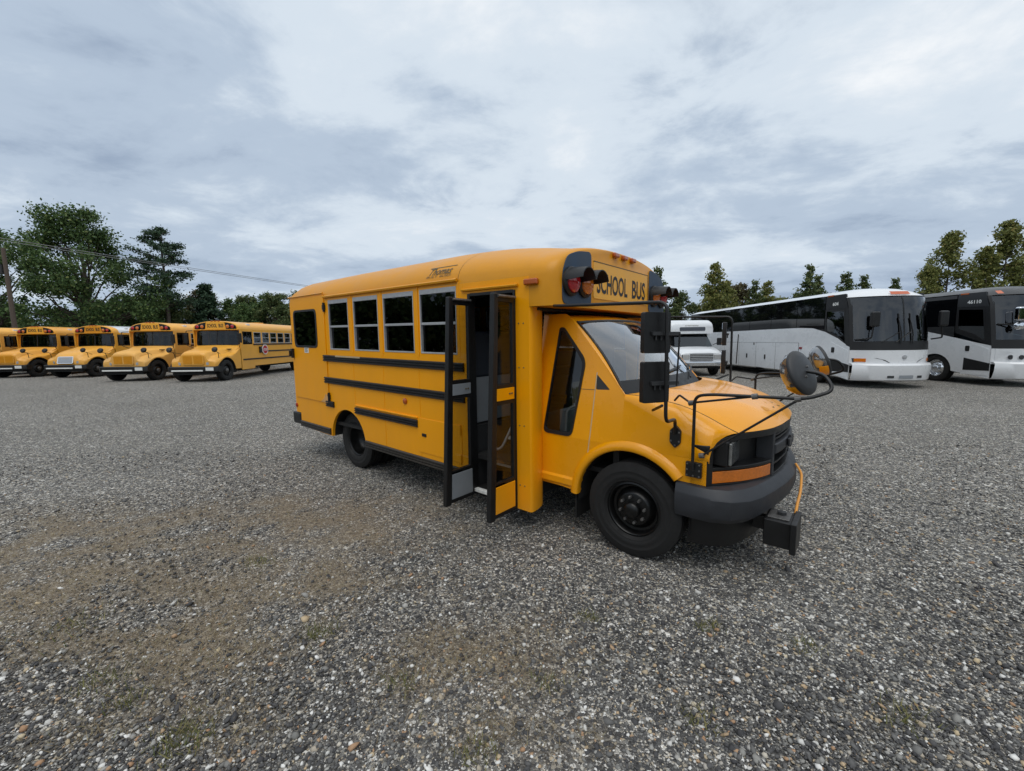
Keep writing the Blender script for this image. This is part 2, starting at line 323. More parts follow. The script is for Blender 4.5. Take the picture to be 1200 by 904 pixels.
# ------------------------------------------------------------------ the short yellow bus in front
BUS_POS, BUS_RZ, RAKE = (1.546, 3.864, 0.0), R(-40), 0.014
def build_main_bus():
    bus = tag(empty('school_bus', BUS_POS, BUS_RZ), 'short yellow van-fronted school bus with its folding door open, nearest the camera', 'bus')
    XF[0] = lambda p: (p[0], p[1], p[2] - RAKE * p[0])
    W = 1.2
    SR = lambda u, v, d: (u, -W + d, v)
    SL = lambda u, v, d: (u, W - d, v)
    XR, XD = -5.36, -0.82                                   # rear wall, front edge of the body side
    wins = [(-4.18, -3.68), (-3.555, -3.015), (-2.91, -2.35), (-2.245, -1.69)]
    WZ0, WZ1 = 1.535, 2.185
    arch = [(-3.84 + 0.425 * math.cos(a), 0.34 + 0.415 * math.sin(a)) for a in np.linspace(math.pi, 0, 17)]
    rdoor = fillet(rect(-5.20, -4.54, 1.575, 2.065), 0.07)
    outer = [(XR, 2.2), (XR, 0.56), (-5.21, 0.56), (-5.21, 0.355)] + arch + [(-1.53, 0.335), (-1.53, 2.10), (-0.965, 2.10), (-0.965, 0.20), (XD, 0.20), (XD, 2.2)]
    holes = [rect(a, b, WZ0, WZ1) for a, b in wins] + [inset(rdoor, -0.015)]
    MB().prism(outer, SR, 0, 0.035, holes).build('body_side', YEL, bus)
    lwins = wins + [(-1.55, -1.02)]
    outerl = [(XR, 2.2), (XR, 0.56), (-5.21, 0.56), (-5.21, 0.355)] + arch + [(XD, 0.335), (XD, 2.2)]
    MB().prism(outerl, SL, 0, 0.035, [rect(a, b, WZ0, WZ1) for a, b in lwins] + [rdoor]).build('body_side', YEL, bus)
    MB().prism(rdoor, SL, 0.01, 0.015).build('window', GL_SIDE, bus)
    # rear wall with two windows
    rw = [rect(-0.95, -0.45, 1.5, 2.1), rect(0.45, 0.95, 1.5, 2.1), rect(-0.36, 0.36, 1.45, 2.15)]
    MB().prism([(-W + 0.036, 0.4), (W - 0.036, 0.4), (W - 0.036, 2.199), (-W + 0.036, 2.199)], lambda u, v, d: (XR + 0.002 + d, u, v), 0, 0.03, rw).build('rear_wall', YEL, bus)
    for q in rw: MB().prism(q, lambda u, v, d: (XR + 0.012 + d, u, v), 0, 0.006).build('window', GL_SIDE, bus)
    # ---- roof
    htab = [(-5.36, 0.36), (-5.25, 0.42), (-4, 0.44), (-2, 0.45), (-1.5, 0.435), (-1.1, 0.39), (-0.72, 0.325)]
    def sec(x, sc_=1.0, zb=2.2, low=None):
        h = lerp(htab, x) * sc_; out = []
        if low is not None: out += [(x, -W * sc_, low), (x, -W * sc_, (low + zb) / 2)]
        for k in range(25):
            a = math.pi - math.pi * k / 24; cx, sx = math.cos(a), math.sin(a)
            out.append((x, W * sc_ * math.copysign(abs(cx) ** (2 / 2.25), cx), zb + h * abs(sx) ** (2 / 2.25)))
        if low is not None: out += [(x, W * sc_, (low + zb) / 2), (x, W * sc_, low)]
        return out
    roof = MB().loft([sec(x) for x in (-5.36, -5.33, -5.25, -4.6, -4, -3.3, -2.6, -2.0, -1.665)]); roof.f.append(tuple(range(24, -1, -1)))
    roof.build('roof', YELR, bus, smooth=50)
    MB().loft([[(x + 0.0, y * 0.97, 2.2 + (z - 2.2) * 0.93) for x, y, z in sec(xx)] for xx in (-5.3, -3, -1.7, -0.8)]).build('ceiling_panel', PANEL, bus, smooth=50)
    MB().loft([sec(x) for x in (-1.66, -1.4, -1.2, -1.0, -0.82)]).build('front_roof', YELR, bus, smooth=50)
    cap = MB().loft([sec(x, s_, 2.2, 1.955) for x, s_ in ((-0.8199, 1.0), (-0.72, 1.0), (-0.66, 0.995), (-0.61, 0.978), (-0.58, 0.955), (-0.567, 0.925))])
    face = sec(-0.567, 0.925, 2.2, 1.955); o_ = len(cap.v); cap.v += face; cap.f.append(tuple(range(o_, o_ + len(face))))
    cap.add([(-0.95, -1.19, 1.956), (-0.57, -1.1, 1.956), (-0.57, 1.1, 1.956), (-0.95, 1.19, 1.956)], [(0, 1, 2, 3)])
    capo = cap.build('front_cap', YELR, bus, smooth=50)
    # seams and drip rails
    tube('drip_rail', YELR, bus, [(-4.27, -W - 0.016, 2.232), (-1.66, -W - 0.016, 2.238)], 0.017, 6)
    tube('drip_rail', YELR, bus, [(-5.36, -W - 0.014, 2.29 - 0.012), (-4.29, -W - 0.014, 2.285)], 0.012, 6)
    tube('drip_rail', YELR, bus, [(-1.60, -W - 0.014, 2.135), (-0.93, -W - 0.014, 2.135)], 0.013, 6)
    box('seam_strip', YEL, bus, -1.672, -1.648, -W - 0.004, -W + 0.02, 1.50, 2.22, bevel=0.002)
    # ---- side windows
    def side_window(a, b, mp_, s):
        fr = MB()
        t_ = 0.013
        fr.prism(rect(a, b, WZ0, WZ1), mp_, -0.004, 0.03, [[(a + t_, WZ0 + 0.016), (b - t_, WZ0 + 0.016), (b - t_, WZ1 - 0.05), (a + t_, WZ1 - 0.05)]])
        f = fr.build('window', ALU, bus, bevel=0.003)
        zm = 1.84
        MB().prism(rect(a + t_ - 0.003, b - t_ + 0.003, zm, WZ1 - 0.043), mp_, 0.012, 0.016).build('upper_pane', GL_SIDE, f)
        MB().prism(rect(a + t_ - 0.003, b - t_ + 0.003, WZ0 + 0.02, zm), mp_, 0.024, 0.028).build('lower_pane', GL_SIDE, f)
        MB().prism(rect(a + t_, b - t_, zm - 0.013, zm + 0.013), mp_, 0.002, 0.030).build('meeting_rail', ALU, f, bevel=0.003)
    for a, b in wins: side_window(a, b, SR, -1)
    for a, b in lwins: side_window(a, b, SL, 1)
    for (a, b), (c_, d) in zip(wins, wins[1:]):
        tube('window_post_bead', YEL, bus, [((b + c_) / 2 + 0.02, -W - 0.002, WZ0 - 0.02), ((b + c_) / 2 + 0.02, -W - 0.002, WZ1 + 0.03)], 0.008, 6)
    # ---- rear side door panel
    dp = MB().prism(fillet(rect(-5.31, -4.29, 0.80, 2.265), 0.02, 2), SR, -0.012, -0.0005, [inset(rdoor, -0.012)]).build('rear_side_door', YEL, bus, bevel=0.004)
    MB().prism(inset(rdoor, -0.03), SR, -0.018, 0.006, [inset(rdoor, 0.004)]).build('window_gasket', BLK, dp, bevel=0.004)
    MB().prism(rdoor, SR, -0.006, -0.001).build('pane', GL_SIDE, dp)
    hd = MB().box(-5.315, -5.27, -W - 0.05, -W - 0.012, 1.39, 1.53).box(-5.30, -5.285, -W - 0.085, -W - 0.05, 1.42, 1.50).build('handle', BLK, dp, bevel=0.006)
    MB().prism(rect(-4.93, -4.80, 1.475, 1.555), SR, -0.0145, -0.0125).build('sticker', STICK, dp)
    for k in range(4): MB().prism(rect(-4.915, -4.82 - 0.012 * (k % 2), 1.535 - 0.016 * k, 1.542 - 0.016 * k), SR, -0.016, -0.0148).build('sticker_print', INKF, dp)
    for z in (2.10, 0.885): MB().tube([(-4.275, -W - 0.016, z - 0.06), (-4.275, -W - 0.016, z + 0.06)], 0.016, 8).box(-4.33, -4.25, -W - 0.014, -W - 0.004, z - 0.03, z + 0.03).build('hinge', BLK, dp)
    MB().prism(fillet([(-4.52, 0.80), (-4.30, 0.80), (-4.29, 0.88), (-4.36, 0.93), (-4.42, 0.85)], 0.03), SR, -0.0155, -0.0125).build('scrape', BUFF, dp)
    # ---- rub rails
    def rail(x0, x1, z0, z1, extra=None):
        h = z1 - z0; pr = [(0, 0), (-0.014, 0.0), (-0.024, 0.10), (-0.024, 0.26), (-0.012, 0.34), (-0.012, 0.40), (-0.026, 0.46), (-0.026, 0.58), (-0.012, 0.64), (-0.012, 0.70), (-0.024, 0.76), (-0.024, 0.92), (-0.014, 1.0), (0, 1.0)]
        return MB().loft([[(x, -W + d, z0 + q * h) for d, q in pr] for x in (x0, x1)], closed=True, cap=True).build('rub_rail', RAIL, bus, smooth=25)
    r1 = rail(-4.37, -1.60, 1.375, 1.46); rail(-4.37, -1.60, 1.075, 1.16); rail(-3.61, -2.34, 0.735, 0.815)
    rail(-4.365, -4.16, 0.75, 0.83); rail(-3.40, -1.535, 0.335, 0.42); rail(-5.20, -4.29, 0.357, 0.445)
    MB().box(-4.02, -3.42, -W - 0.027, -W - 0.02, 1.441, 1.462).build('worn_strip', WORN, r1, bevel=0.002)
    box('shadow_moulding', YEL, bus, -3.61, -2.34, -W - 0.018, -W + 0.002, 0.835, 0.85)
    for x in (-3.62, -2.965, -2.30):
        box('panel_joint', YEL, bus, x - 0.006, x + 0.006, -W - 0.0035, -W + 0.002, 0.43 if x > -3.4 else 0.82, 1.50, bevel=0.001)
    # fuel flap, latch, markers, rear bumper
    fp = MB().prism(fillet(rect(-2.35, -1.655, 0.47, 0.845), 0.015, 2), SR, -0.006, 0.002).build('fuel_flap', YEL, bus, bevel=0.003)
    box('latch', BLK, fp, -2.27, -2.20, -W - 0.014, -W - 0.005, 0.648, 0.682)
    for z in (0.80, 0.51): tube('hinge', YEL, fp, [(-1.668, -W - 0.010, z - 0.05), (-1.668, -W - 0.010, z + 0.05)], 0.009, 6)
    MB().lathe([(0.034, 0), (0.034, 0.012), (0.02, 0.02), (0, 0.022)], (-2.556, -W, 1.0), (0, -1, 0), 16).build('side_marker', AMBM, bus)
    box('side_marker', AMBM, bus, -0.855, -0.715, -W - 0.035, -W, 2.125, 2.175, bevel=0.012)
    MB().lathe([(0.03, 0), (0.03, 0.012), (0, 0.02)], (-5.33, -W, 0.665), (0, -1, 0), 14).build('side_marker', mat('red marker', (0.35, 0.03, 0.01), 0.3), bus)
    box('rear_bumper', BLK, bus, -5.48, -5.215, -W - 0.012, W + 0.012, 0.375, 0.552, bevel=0.02)
    box('roof_marker', REDL, bus, -5.42, -5.34, -1.10, -1.02, 2.30, 2.36, bevel=0.01)
    for z in np.arange(1.55, 2.2, 0.085):
        MB().lathe([(0.006, 0), (0.004, 0.003), (0, 0.003)], (-1.60, -W, float(z)), (0, -1, 0), 6).build('rivet', YEL, bus)
    for z in (0.42, 0.95, 1.45, 1.82):
        for xx in (-0.93, -0.88):
            MB().lathe([(0.007, 0), (0.005, 0.004), (0, 0.004)], (xx, -W, z), (0, -1, 0), 6).build('rivet', INKF, bus)
    # faded maker's name on the roof curve
    def onroof(u, v, x0, z0):
        z = z0 + v; h = lerp(htab, x0 + u); q = max(0.0, 1 - ((z - 2.2) / h) ** 2.25) ** (1 / 2.25)
        return (x0 + u, -W * q - 0.004, z)
    text('maker_lettering', 'Thomas', INKF, bus, lambda u, v, d: onroof(u, v, -2.11, 2.318), 0.33, 0.072, shear=0.35, bold=0.01)
    text('maker_lettering', 'BUILT', INKF, bus, lambda u, v, d: onroof(u, v, -2.14, 2.29), 0.17, 0.022, shear=0.3)
    text('maker_lettering', 'BUSES', INKF, bus, lambda u, v, d: onroof(u, v, -1.94, 2.29), 0.17, 0.022, shear=0.3)
    MB().add([onroof(u, v, -2.11, 2.395) for u, v in ((-0.03, -0.004), (0.36, -0.002), (0.36, 0.006), (-0.03, 0.004))], [(0, 1, 2, 3)]).build('maker_underline', INKF, bus)
    # ---- front cap face: navy lamp panels, sign board, lamps
    xf = -0.567
    FC = lambda u, v, d: (xf + d, u, v)
    for s in (-1, 1):
        pl = fillet([(s * 0.64, 1.972), (s * 1.098, 1.972), (s * 1.098, 2.22), (s * 1.03, 2.36), (s * 0.86, 2.415), (s * 0.64, 2.438)], 0.06)
        pan = MB().prism(pl, FC, 0.0, 0.007).build('lamp_panel', NAVY, bus, bevel=0.002)
        for y, m_ in ((s * 0.985, REDL), (s * 0.765, AMBL)):
            z = 2.155
            hs = MB().lathe([(0.118, 0.0), (0.118, 0.022), (0.098, 0.038), (0.092, 0.03), (0, 0.03)], (xf + 0.007, y, z), (1, 0, -0.02), 28).build('warning_lamp', BLK, bus)
            MB().lathe([(0.092, 0.03), (0.088, 0.045), (0.06, 0.062), (0.03, 0.070), (0, 0.072)], (xf + 0.007, y, z), (1, 0, -0.02), 24).build('lens', m_, hs)
            vb = MB(); ri_, ro_ = [], []
            for d, q in ((0.02, 1.0), (0.08, 1.0), (0.14, 1.0), (0.185, 0.99)):
                lo = 2 + 90 * max(0.0, d - 0.06); A = [lo + (180 - 2 * lo) * k / 18 for k in range(19)]
                ring = [(xf + d, y + 0.112 * q * math.cos(R(a)), z - 0.06 * d + 0.112 * q * math.sin(R(a))) for a in A]
                ring += [(xf + d, y + 0.104 * q * math.cos(R(a)), z - 0.06 * d + 0.104 * q * math.sin(R(a))) for a in reversed(A)]
                ri_.append(ring)
            vb.loft(ri_, closed=True, cap=True).build('visor', BLK, hs, smooth=40)
    sb = MB().prism(fillet(rect(-0.60, 0.60, 2.045, 2.37), 0.03, 3), FC, 0.0, 0.006).build('sign_board', YELS, bus, bevel=0.003)
    for q in (rect(-0.6, 0.6, 2.364, 2.372), rect(0.592, 0.6, 2.07, 2.365)): MB().prism(q, FC, 0.004, 0.0075).build('board_edge', INKF, sb)
    text('sign_lettering', 'SCHOOL', INK, sb, lambda u, v, d: (xf + 0.008, -0.54 + u, 2.095 + v), 0.63, 0.185, bold=0.02)
    text('sign_lettering', 'BUS', INK, sb, lambda u, v, d: (xf + 0.008, 0.20 + u, 2.095 + v), 0.33, 0.185, bold=0.02)
    for y in (-0.19, 0.0, 0.19):
        box('clearance_lamp', AMBM, bus, xf - 0.045, xf + 0.035, y - 0.05, y + 0.05, 2.45, 2.495, bevel=0.014)
    # ---- front return panel of the body, entrance jambs
    MB().loft([[(-0.82, -W, z), (-0.81, -W + 0.012, z), (-0.806, -W + 0.04, z), (-0.812, -1.1, z), (-0.83, -1.02, z), (-0.86, -0.96, z), (-0.93, -0.9, z)] for z in (0.20, 0.8, 1.5, 1.955)]).build('corner_panel', YEL, bus, smooth=60)
    MB().loft([[(-0.82, W, z), (-0.806, W - 0.04, z), (-0.83, 1.02, z), (-0.93, 0.9, z)] for z in (0.335, 1.955)]).build('corner_panel', YEL, bus, smooth=60)
    MB().box(-1.532, -1.50, -W - 0.012, -W + 0.06, 0.2, 2.10).box(-0.985, -0.962, -W - 0.012, -W + 0.06, 0.2, 2.10).box(-1.50, -0.985, -W - 0.01, -W + 0.06, 2.075, 2.104).build('door_jamb', BLK, bus, bevel=0.004)
    # ---- door leaves, swung straight out
    def leaf(x, mid_m, low_m, yo, up_in):
        t_ = 0.018; y0, y1 = -W - 0.02, yo; z0, z1 = 0.20, 2.05
        def mp_(u, v, d): return (x + d, y0 + (y1 - y0) * u * (1 - up_in * (v - z0) / (z1 - z0)), v)
        g1, g2 = [(0.10, 1.32), (0.82, 1.32), (0.82, 1.99), (0.10, 1.99)], [(0.10, 0.50), (0.82, 0.50), (0.82, 1.15), (0.10, 1.15)]
        lf = MB().prism(rect(0, 1, z0, z1), mp_, -t_, t_, [g1, g2, rect(0.05, 0.84, 1.185, 1.285), rect(0.05, 0.84, 0.235, 0.465)]).build('door_leaf', BLK, bus, bevel=0.003)
        for g in (g1, g2): MB().prism(inset(g, -0.01), mp_, -0.003, 0.003).build('pane', GL_CLEAR, lf)
        MB().prism(rect(0.05, 0.84, 1.185, 1.285), mp_, -t_ - 0.004, t_ + 0.004).build('middle_panel', mid_m, lf, bevel=0.003)
        MB().prism(rect(0.05, 0.84, 0.235, 0.465), mp_, -t_ - 0.004, t_ + 0.004).build('lower_panel', low_m, lf, bevel=0.003)
        MB().prism(rect(0.86, 1.06, z0 - 0.015, z1 + 0.005), mp_, -t_ - 0.006, t_ + 0.006).build('edge_rubber', BLK, lf, bevel=0.008)
        for u in (0.18, 0.28): MB().lathe([(0.008, t_), (0.008, t_ + 0.010), (0, t_ + 0.012)], mp_(u, 1.235, 0), (1, 0, 0), 8).build('bolt', INKF, lf)
        tube('top_bracket', IRON, lf, [mp_(0.0, 2.035, 0.03), mp_(0.9, 2.035, 0.03)], 0.012, 6)
    leaf(-1.505, PANEL, PANEL, -1.555, 0.28)
    leaf(-0.978, YEL, YEL, -1.545, 0.26)
    # ---- steps and interior
    for k, (z, ya, yb) in enumerate(((0.25, -1.185, -0.90), (0.46, -0.92, -0.64), (0.66, -0.66, -0.36))):
        MB().box(-1.53, -0.94, ya, yb, z - 0.03, z).box(-1.53, -0.94, ya + 0.02, ya + 0.03, max(0.19, z - 0.22), z - 0.03).build('step', FLOORB, bus)
        box('step_nosing', STEPW, bus, -1.52, -0.95, ya - 0.012, ya + 0.035, z - 0.028, z + 0.004)
    MB().box(-1.545, -1.53, -1.16, -0.36, 0.24, 0.85).box(-0.94, -0.925, -1.16, -0.36, 0.24, 1.0).build('stepwell_wall', DGREY, bus)
    MB().box(-5.32, -1.545, -1.16, 1.16, 0.81, 0.85).box(-1.545, -0.3, -0.36, 1.16, 0.81, 0.85).build('floor', FLOORB, bus, bevel=0)
    MB().box(-1.62, -1.58, -1.13, -0.25, 0.86, 1.32).build('barrier', PANEL, bus, bevel=0.01)
    MB().box(-1.66, -1.57, -1.13, -0.25, 1.30, 1.76).build('barrier_pad', SEAT, bus, bevel=0.04, seg=3)
    tube('handrail', ALU, bus, bend([(-1.05, -0.80, 1.36), (-1.34, -0.98, 0.62), (-1.48, -0.98, 0.60)], 0.06), 0.014, 8)
    MB().box(-0.925, -0.90, -0.36, 0.1, 0.85, 1.25).build('doghouse_panel', TAN, bus)
    MB().box(-5.30, -1.6, -1.163, -1.15, 0.85, 1.5).box(-5.30, -0.95, 1.15, 1.163, 0.85, 1.5).build('inner_wall', TAN, bus)
    for r_ in range(5):
        x = -2.25 - 0.66 * r_
        for s in (-1, 1):
            st = MB().box(x - 0.08, x + 0.0, s * 0.22 if s > 0 else -1.12, 1.12 if s > 0 else -0.22, 1.15, 1.78).box(x, x + 0.42, s * 0.22 if s > 0 else -1.12, 1.12 if s > 0 else -0.22, 1.18, 1.30).build('passenger_seat', SEAT, bus, bevel=0.035, seg=3)
            tube('seat_leg', IRON, st, [(x + 0.2, s * 0.3, 0.85), (x + 0.2, s * 0.3, 1.2)], 0.015, 6)
    MB().box(-1.12, -1.0, 0.25, 0.75, 1.0, 1.72).box(-1.0, -0.55, 0.25, 0.75, 0.98, 1.12).build('driver_seat', SEAT, bus, bevel=0.05, seg=3)
    MB().box(-0.50, 0.02, -0.86, 0.86, 0.98, 1.17).build('dashboard', DGREY, bus, bevel=0.06, seg=3)
    MB().box(-0.86, -0.25, -0.88, 0.88, 0.58, 0.62).box(-0.20, -0.15, -0.9, 0.9, 0.5, 1.0).build('cab_floor', FLOORB, bus)
    a_ = Vector((-0.82, 0, 0.57)).normalized(); u_ = Vector((0, 1, 0)); w_ = a_.cross(u_); c_ = Vector((-0.45, 0.48, 1.26))
    sw = MB().tube([c_ + (u_ * math.cos(2 * math.pi * k / 28) + w_ * math.sin(2 * math.pi * k / 28)) * 0.195 for k in range(29)], 0.016, 8, cap=False)
    sw.tube([c_ - u_ * 0.19, c_ + u_ * 0.19], 0.014, 6).tube([c_, c_ - a_ * 0.3], 0.03, 8); sw.build('steering_wheel', DGREY, bus, smooth=60)
    tube('grab_bar', ALU, bus, bend([(-0.72, -0.80, 0.75), (-0.72, -0.78, 1.08), (-0.55, -0.70, 1.10)], 0.08), 0.013, 8)
    MB().box(-0.80, -0.72, -0.78, -0.32, 0.62, 1.05).build('battery_box', PANEL, bus, bevel=0.01)
    tube('grab_bar', ALU, bus, [(-0.60, -0.76, 0.64), (-0.60, -0.76, 0.95)], 0.011, 6)

    # ---- van cab: sides
    TY = lambda z: 0.985 - max(0.0, z - 0.865) * 0.15
    AC, AR = (-0.02, 0.385), 0.455
    for s in (-1, 1):
        CS = lambda u, v, d: (u, s * (TY(v) - d), v)
        ar = [(AC[0] + AR * math.cos(a), AC[1] + AR * math.sin(a)) for a in np.linspace(math.pi - 0.06, 0.74, 17)]
        low = [(-0.93, 0.865), (-0.93, 0.44), (-0.53, 0.412)] + ar + [(0.53, 0.69), (0.53, 0.865)]
        MB().prism(low, CS, 0, 0.012).build('cab_side', YELH, bus, smooth=20)
        # rocker ridge
        MB().loft([[(x, s * y, z) for y, z in ((0.984, 0.52), (1.000, 0.50), (1.000, 0.45), (0.975, 0.415))] for x in (-0.93, -0.50)]).build('rocker', YELH, bus)
        win = fillet([(-0.83, 0.885), (-0.545, 0.885), (-0.475, 1.505), (-0.70, 1.775), (-0.745, 1.775)], 0.055)
        qtr = fillet([(-0.352, 1.405), (-0.225, 1.287), (-0.352, 1.280)], 0.012, 2)
        upo = [(-0.93, 0.8651), (-0.10, 0.8651), (-0.10, 1.262), (-0.64, 1.865), (-0.70, 1.905), (-0.93, 1.905)]
        up_ = MB().prism(upo, CS, 0, 0.015, [win, qtr]).build('door_panel', YELH, bus, smooth=20)
        MB().prism(inset(win, -0.012), CS, -0.008, 0.02, [inset(win, 0.012)]).build('window_gasket', BLK, up_, bevel=0.003)
        MB().prism(win, CS, 0.006, 0.010).build('pane', GL_CLEAR, up_)
        MB().prism(qtr, CS, 0.004, 0.012).build('quarter_cover', DGREY, up_)
        MB().tube([CS(-0.352, 1.42, -0.001), CS(-0.372, 0.88, -0.001)], 0.004, 5).tube([(-0.372, s * 0.986, 0.88), (-0.40, s * 0.986, 0.64)], 0.004, 5).build('door_seam', mat('pale sealant seam', (0.55, 0.45, 0.3), 0.7), up_)
        MB().tube([CS(-0.50, 1.275, -0.0005), CS(-0.352, 1.279, -0.0005)], 0.0025, 5).build('panel_gap', INKF, up_)
        # flare
        fl = []
        for a in np.linspace(math.pi - 0.02, 0.72, 26):
            fl.append([(AC[0] + (AR + dr) * math.cos(a), s * yy, AC[1] + (AR + dr) * math.sin(a)) for dr, yy in ((0.0, 0.94), (-0.004, 0.985), (0.0, 1.008), (0.012, 1.016), (0.035, 1.014), (0.058, 1.004), (0.075, 0.9845))])
        MB().loft(fl).build('arch_flare', YELH, bus, smooth=60)
        MB().loft([[(AC[0] + AR * 1.0 * math.cos(a), s * yy, AC[1] + AR * 1.0 * math.sin(a)) for yy in (0.985, 0.60)] for a in np.linspace(math.pi + 0.1, -0.2, 20)] ).build('wheel_well', FLOORB, bus)
        MB().loft([[(-3.84 + 0.43 * math.cos(a), s * yy, 0.34 + 0.42 * math.sin(a)) for yy in (1.18, 0.55)] for a in np.linspace(math.pi, 0, 20)]).build('wheel_well', FLOORB, bus)
        box('mud_flap', FLOORB, bus, -0.515, -0.50, min(s * 0.72, s * 0.97), max(s * 0.72, s * 0.97), 0.16, 0.5)
    # fenders
    zh = lambda x: lerp([(-0.12, 1.262), (0.0, 1.258), (0.15, 1.243), (0.30, 1.215), (0.42, 1.175), (0.50, 1.138), (0.58, 1.095), (0.64, 1.066), (0.69, 1.045)], x)
    yh = lambda x: lerp([(-0.12, 0.905), (0.1, 0.887), (0.3, 0.862), (0.69, 0.80)], x)
    px = [(0, 0.868), (0.3, 0.850), (0.5, 0.815), (0.65, 0.755), (0.78, 0.68), (0.88, 0.60), (0.985, 0.515)]
    XN = lambda y: sum(lerp(px, abs(y) + d) for d in (-0.06, -0.03, 0, 0.03, 0.06)) / 5 if abs(y) > 0.06 else lerp(px, abs(y))
    for s in (-1, 1):
        secs = []
        for x in np.linspace(-0.10, XN(0.80) + 0.014, 20):
            x = float(x); q = min(1, max(0, (x + 0.1) / 0.4)); rz = 0.05 + 0.15 * q; z0, y0 = zh(x), yh(x)
            ys = TY(z0 - rz) * (1 - q) + 0.983 * q; pts = []
            for k in range(9):
                t_ = k / 8 * math.pi / 2; pts.append((x, s * (y0 + (ys - y0) * math.sin(t_)), z0 - rz * (1 - math.cos(t_))))
            for k in range(1, 7):
                t_ = k / 6; z = (z0 - rz) * (1 - t_) + 0.866 * t_; yy = ys * (1 - t_) + 0.985 * t_ + 0.006 * math.sin(t_ * math.pi) * q; pts.append((x, s * yy, z))
            secs.append([(min(a, XN(b) + 0.014), b, c) for a, b, c in pts])
        MB().loft(secs).build('front_fender', YELH, bus, smooth=60)
    # hood
    secs = []
    xe = lambda t_: -0.09 + (XN(0.80) + 0.014 + 0.09) * t_
    zm = lambda t_: lerp([(0, 1.285), (0.3, 1.268), (0.55, 1.235), (0.75, 1.190), (0.88, 1.138), (0.96, 1.092), (1.0, 1.052)], t_)
    def HP(v, t_, off=0.0):
        a = abs(v); x0 = xe(t_); y0 = yh(x0) - 0.004
        xc_ = 0.125 - 0.215 * a ** 2.3; x = xc_ + (XN(v * y0) + 0.014 - xc_) * t_; z = zh(x0) + 0.002 + (zm(t_) - zh(x0)) * (1 - a ** 2.4)
        z += 0.014 * math.exp(-((a - (0.62 - 0.2 * t_)) / 0.07) ** 2) * (1 - t_) ** 0.5
        return (x, v * y0, z + off)
    for t_ in [k / 18 for k in range(19)]:
        row = []
        for k in range(33):
            row.append(HP(-1 + 2 * k / 32, t_))
        secs.append(row)
    hood = MB().loft(secs).build('hood', YELH, bus, smooth=60)
    rc = random.Random(4)
    for k in range(9):
        v0, t0 = rc.uniform(-0.16, 0.10), rc.uniform(0.78, 0.95); L_, w_, an = rc.uniform(0.03, 0.09), rc.uniform(0.006, 0.012), rc.uniform(-0.5, 0.9)
        q = [HP(v0 + math.cos(an) * u * L_ - math.sin(an) * d * w_ + rc.uniform(-0.004, 0.004), t0 + (math.sin(an) * u * L_ + math.cos(an) * d * w_) * 0.9, 0.0022) for u, d in ((0, -1), (0.5, -0.7), (1, 0), (0.5, 0.8))]
        MB().add(q, [(0, 1, 2, 3)]).build('paint_chip', INKF if k % 3 else BUFF, hood)
    q = [HP(-0.30 + 0.05 * math.cos(R(a)) * (1 + 0.3 * math.sin(R(a * 3))), 0.84 + 0.035 * math.sin(R(a)), 0.002) for a in range(0, 360, 30)]
    MB().add(q, [tuple(range(12))]).build('paint_chip', YELG, hood)
    for s in (-1, 1): MB().tube([(xe(k / 14), s * (yh(xe(k / 14)) - 0.001), zh(xe(k / 14)) + 0.001) for k in range(15)], 0.003, 5).build('panel_gap', INKF, bus)
    # ---- windshield
    def ws(v, t_, off=0.0):
        b = Vector((0.10 - 0.23 * v * v, 0.885 * v, 1.28 - 0.015 * v * v)); t2 = Vector((-0.53 - 0.10 * v * v, 0.775 * v, 1.868 - 0.03 * v * v))
        p = b * (1 - t_) + t2 * t_; p += Vector((0.72, 0, 0.69)) * (0.03 * math.sin(math.pi * t_) + off); return tuple(p)
    V = [-1 + 2 * k / 24 for k in range(25)]
    MB().loft([[ws(v * 0.985, 0.13 + 0.85 * k / 10) for v in V] for k in range(11)]).build('windshield', GL_WIND, bus, smooth=60)
    MB().loft([[ws(v, t_, 0.002) for v in V] for t_ in (-0.06, 0.0, 0.07, 0.14)]).build('cowl', BLK, bus, smooth=60)
    MB().tube([ws(v, 0.985) for v in V], 0.012, 6).build('windshield_seal', BLK, bus, smooth=60)
    for s in (-1, 1): MB().tube([ws(s * 0.985, k / 10) for k in range(11)], 0.012, 6).build('windshield_seal', BLK, bus, smooth=60)
    for s in (-1, 1):
        pil = []
        for k in range(11):
            t_ = k / 10; z = 1.262 + (1.865 - 1.262) * t_; A = Vector((-0.10 - 0.54 * t_, s * TY(z), z)); B = Vector(ws(s, t_)); M_ = (A + B) / 2 + Vector((0.012, s * 0.018, 0.0))
            pil.append([tuple(A), tuple(A * 0.6 + M_ * 0.4 + Vector((0.002, s * 0.004, 0))), tuple(M_), tuple(B)])
        MB().loft(pil).build('windshield_pillar', YELH, bus, smooth=60)
    MB().loft([[(x if i else ws(v, 1.0)[0], v * (0.775 + 0.06 * min(1, i)), z - 0.03 * v * v) for v in V] for i, (x, z) in enumerate(((0, 1.868), (-0.66, 1.90), (-0.75, 1.915), (-0.97, 1.925)))]).build('cab_roof', YELH, bus, smooth=60)
    box('roof_gap_filler', FLOORB, bus, -0.97, -0.80, -1.1, 1.1, 1.93, 1.95)
    for y0, y1 in ((-0.62, 0.02), (0.10, 0.72)):
        wp = MB().tube([ws(y0 / 0.885, 0.06, 0.02), ws((y0 * 0.5 + y1 * 0.5) / 0.885, 0.16, 0.03), ws(y1 / 0.885, 0.20, 0.02)], 0.008, 6).tube([ws((y1 - 0.34) / 0.885, 0.165, 0.012), ws(y1 / 0.885, 0.22, 0.012), ws((y1 + 0.10) / 0.885, 0.225, 0.012)], 0.006, 6)
        wp.build('wiper', BLK, bus, smooth=60)
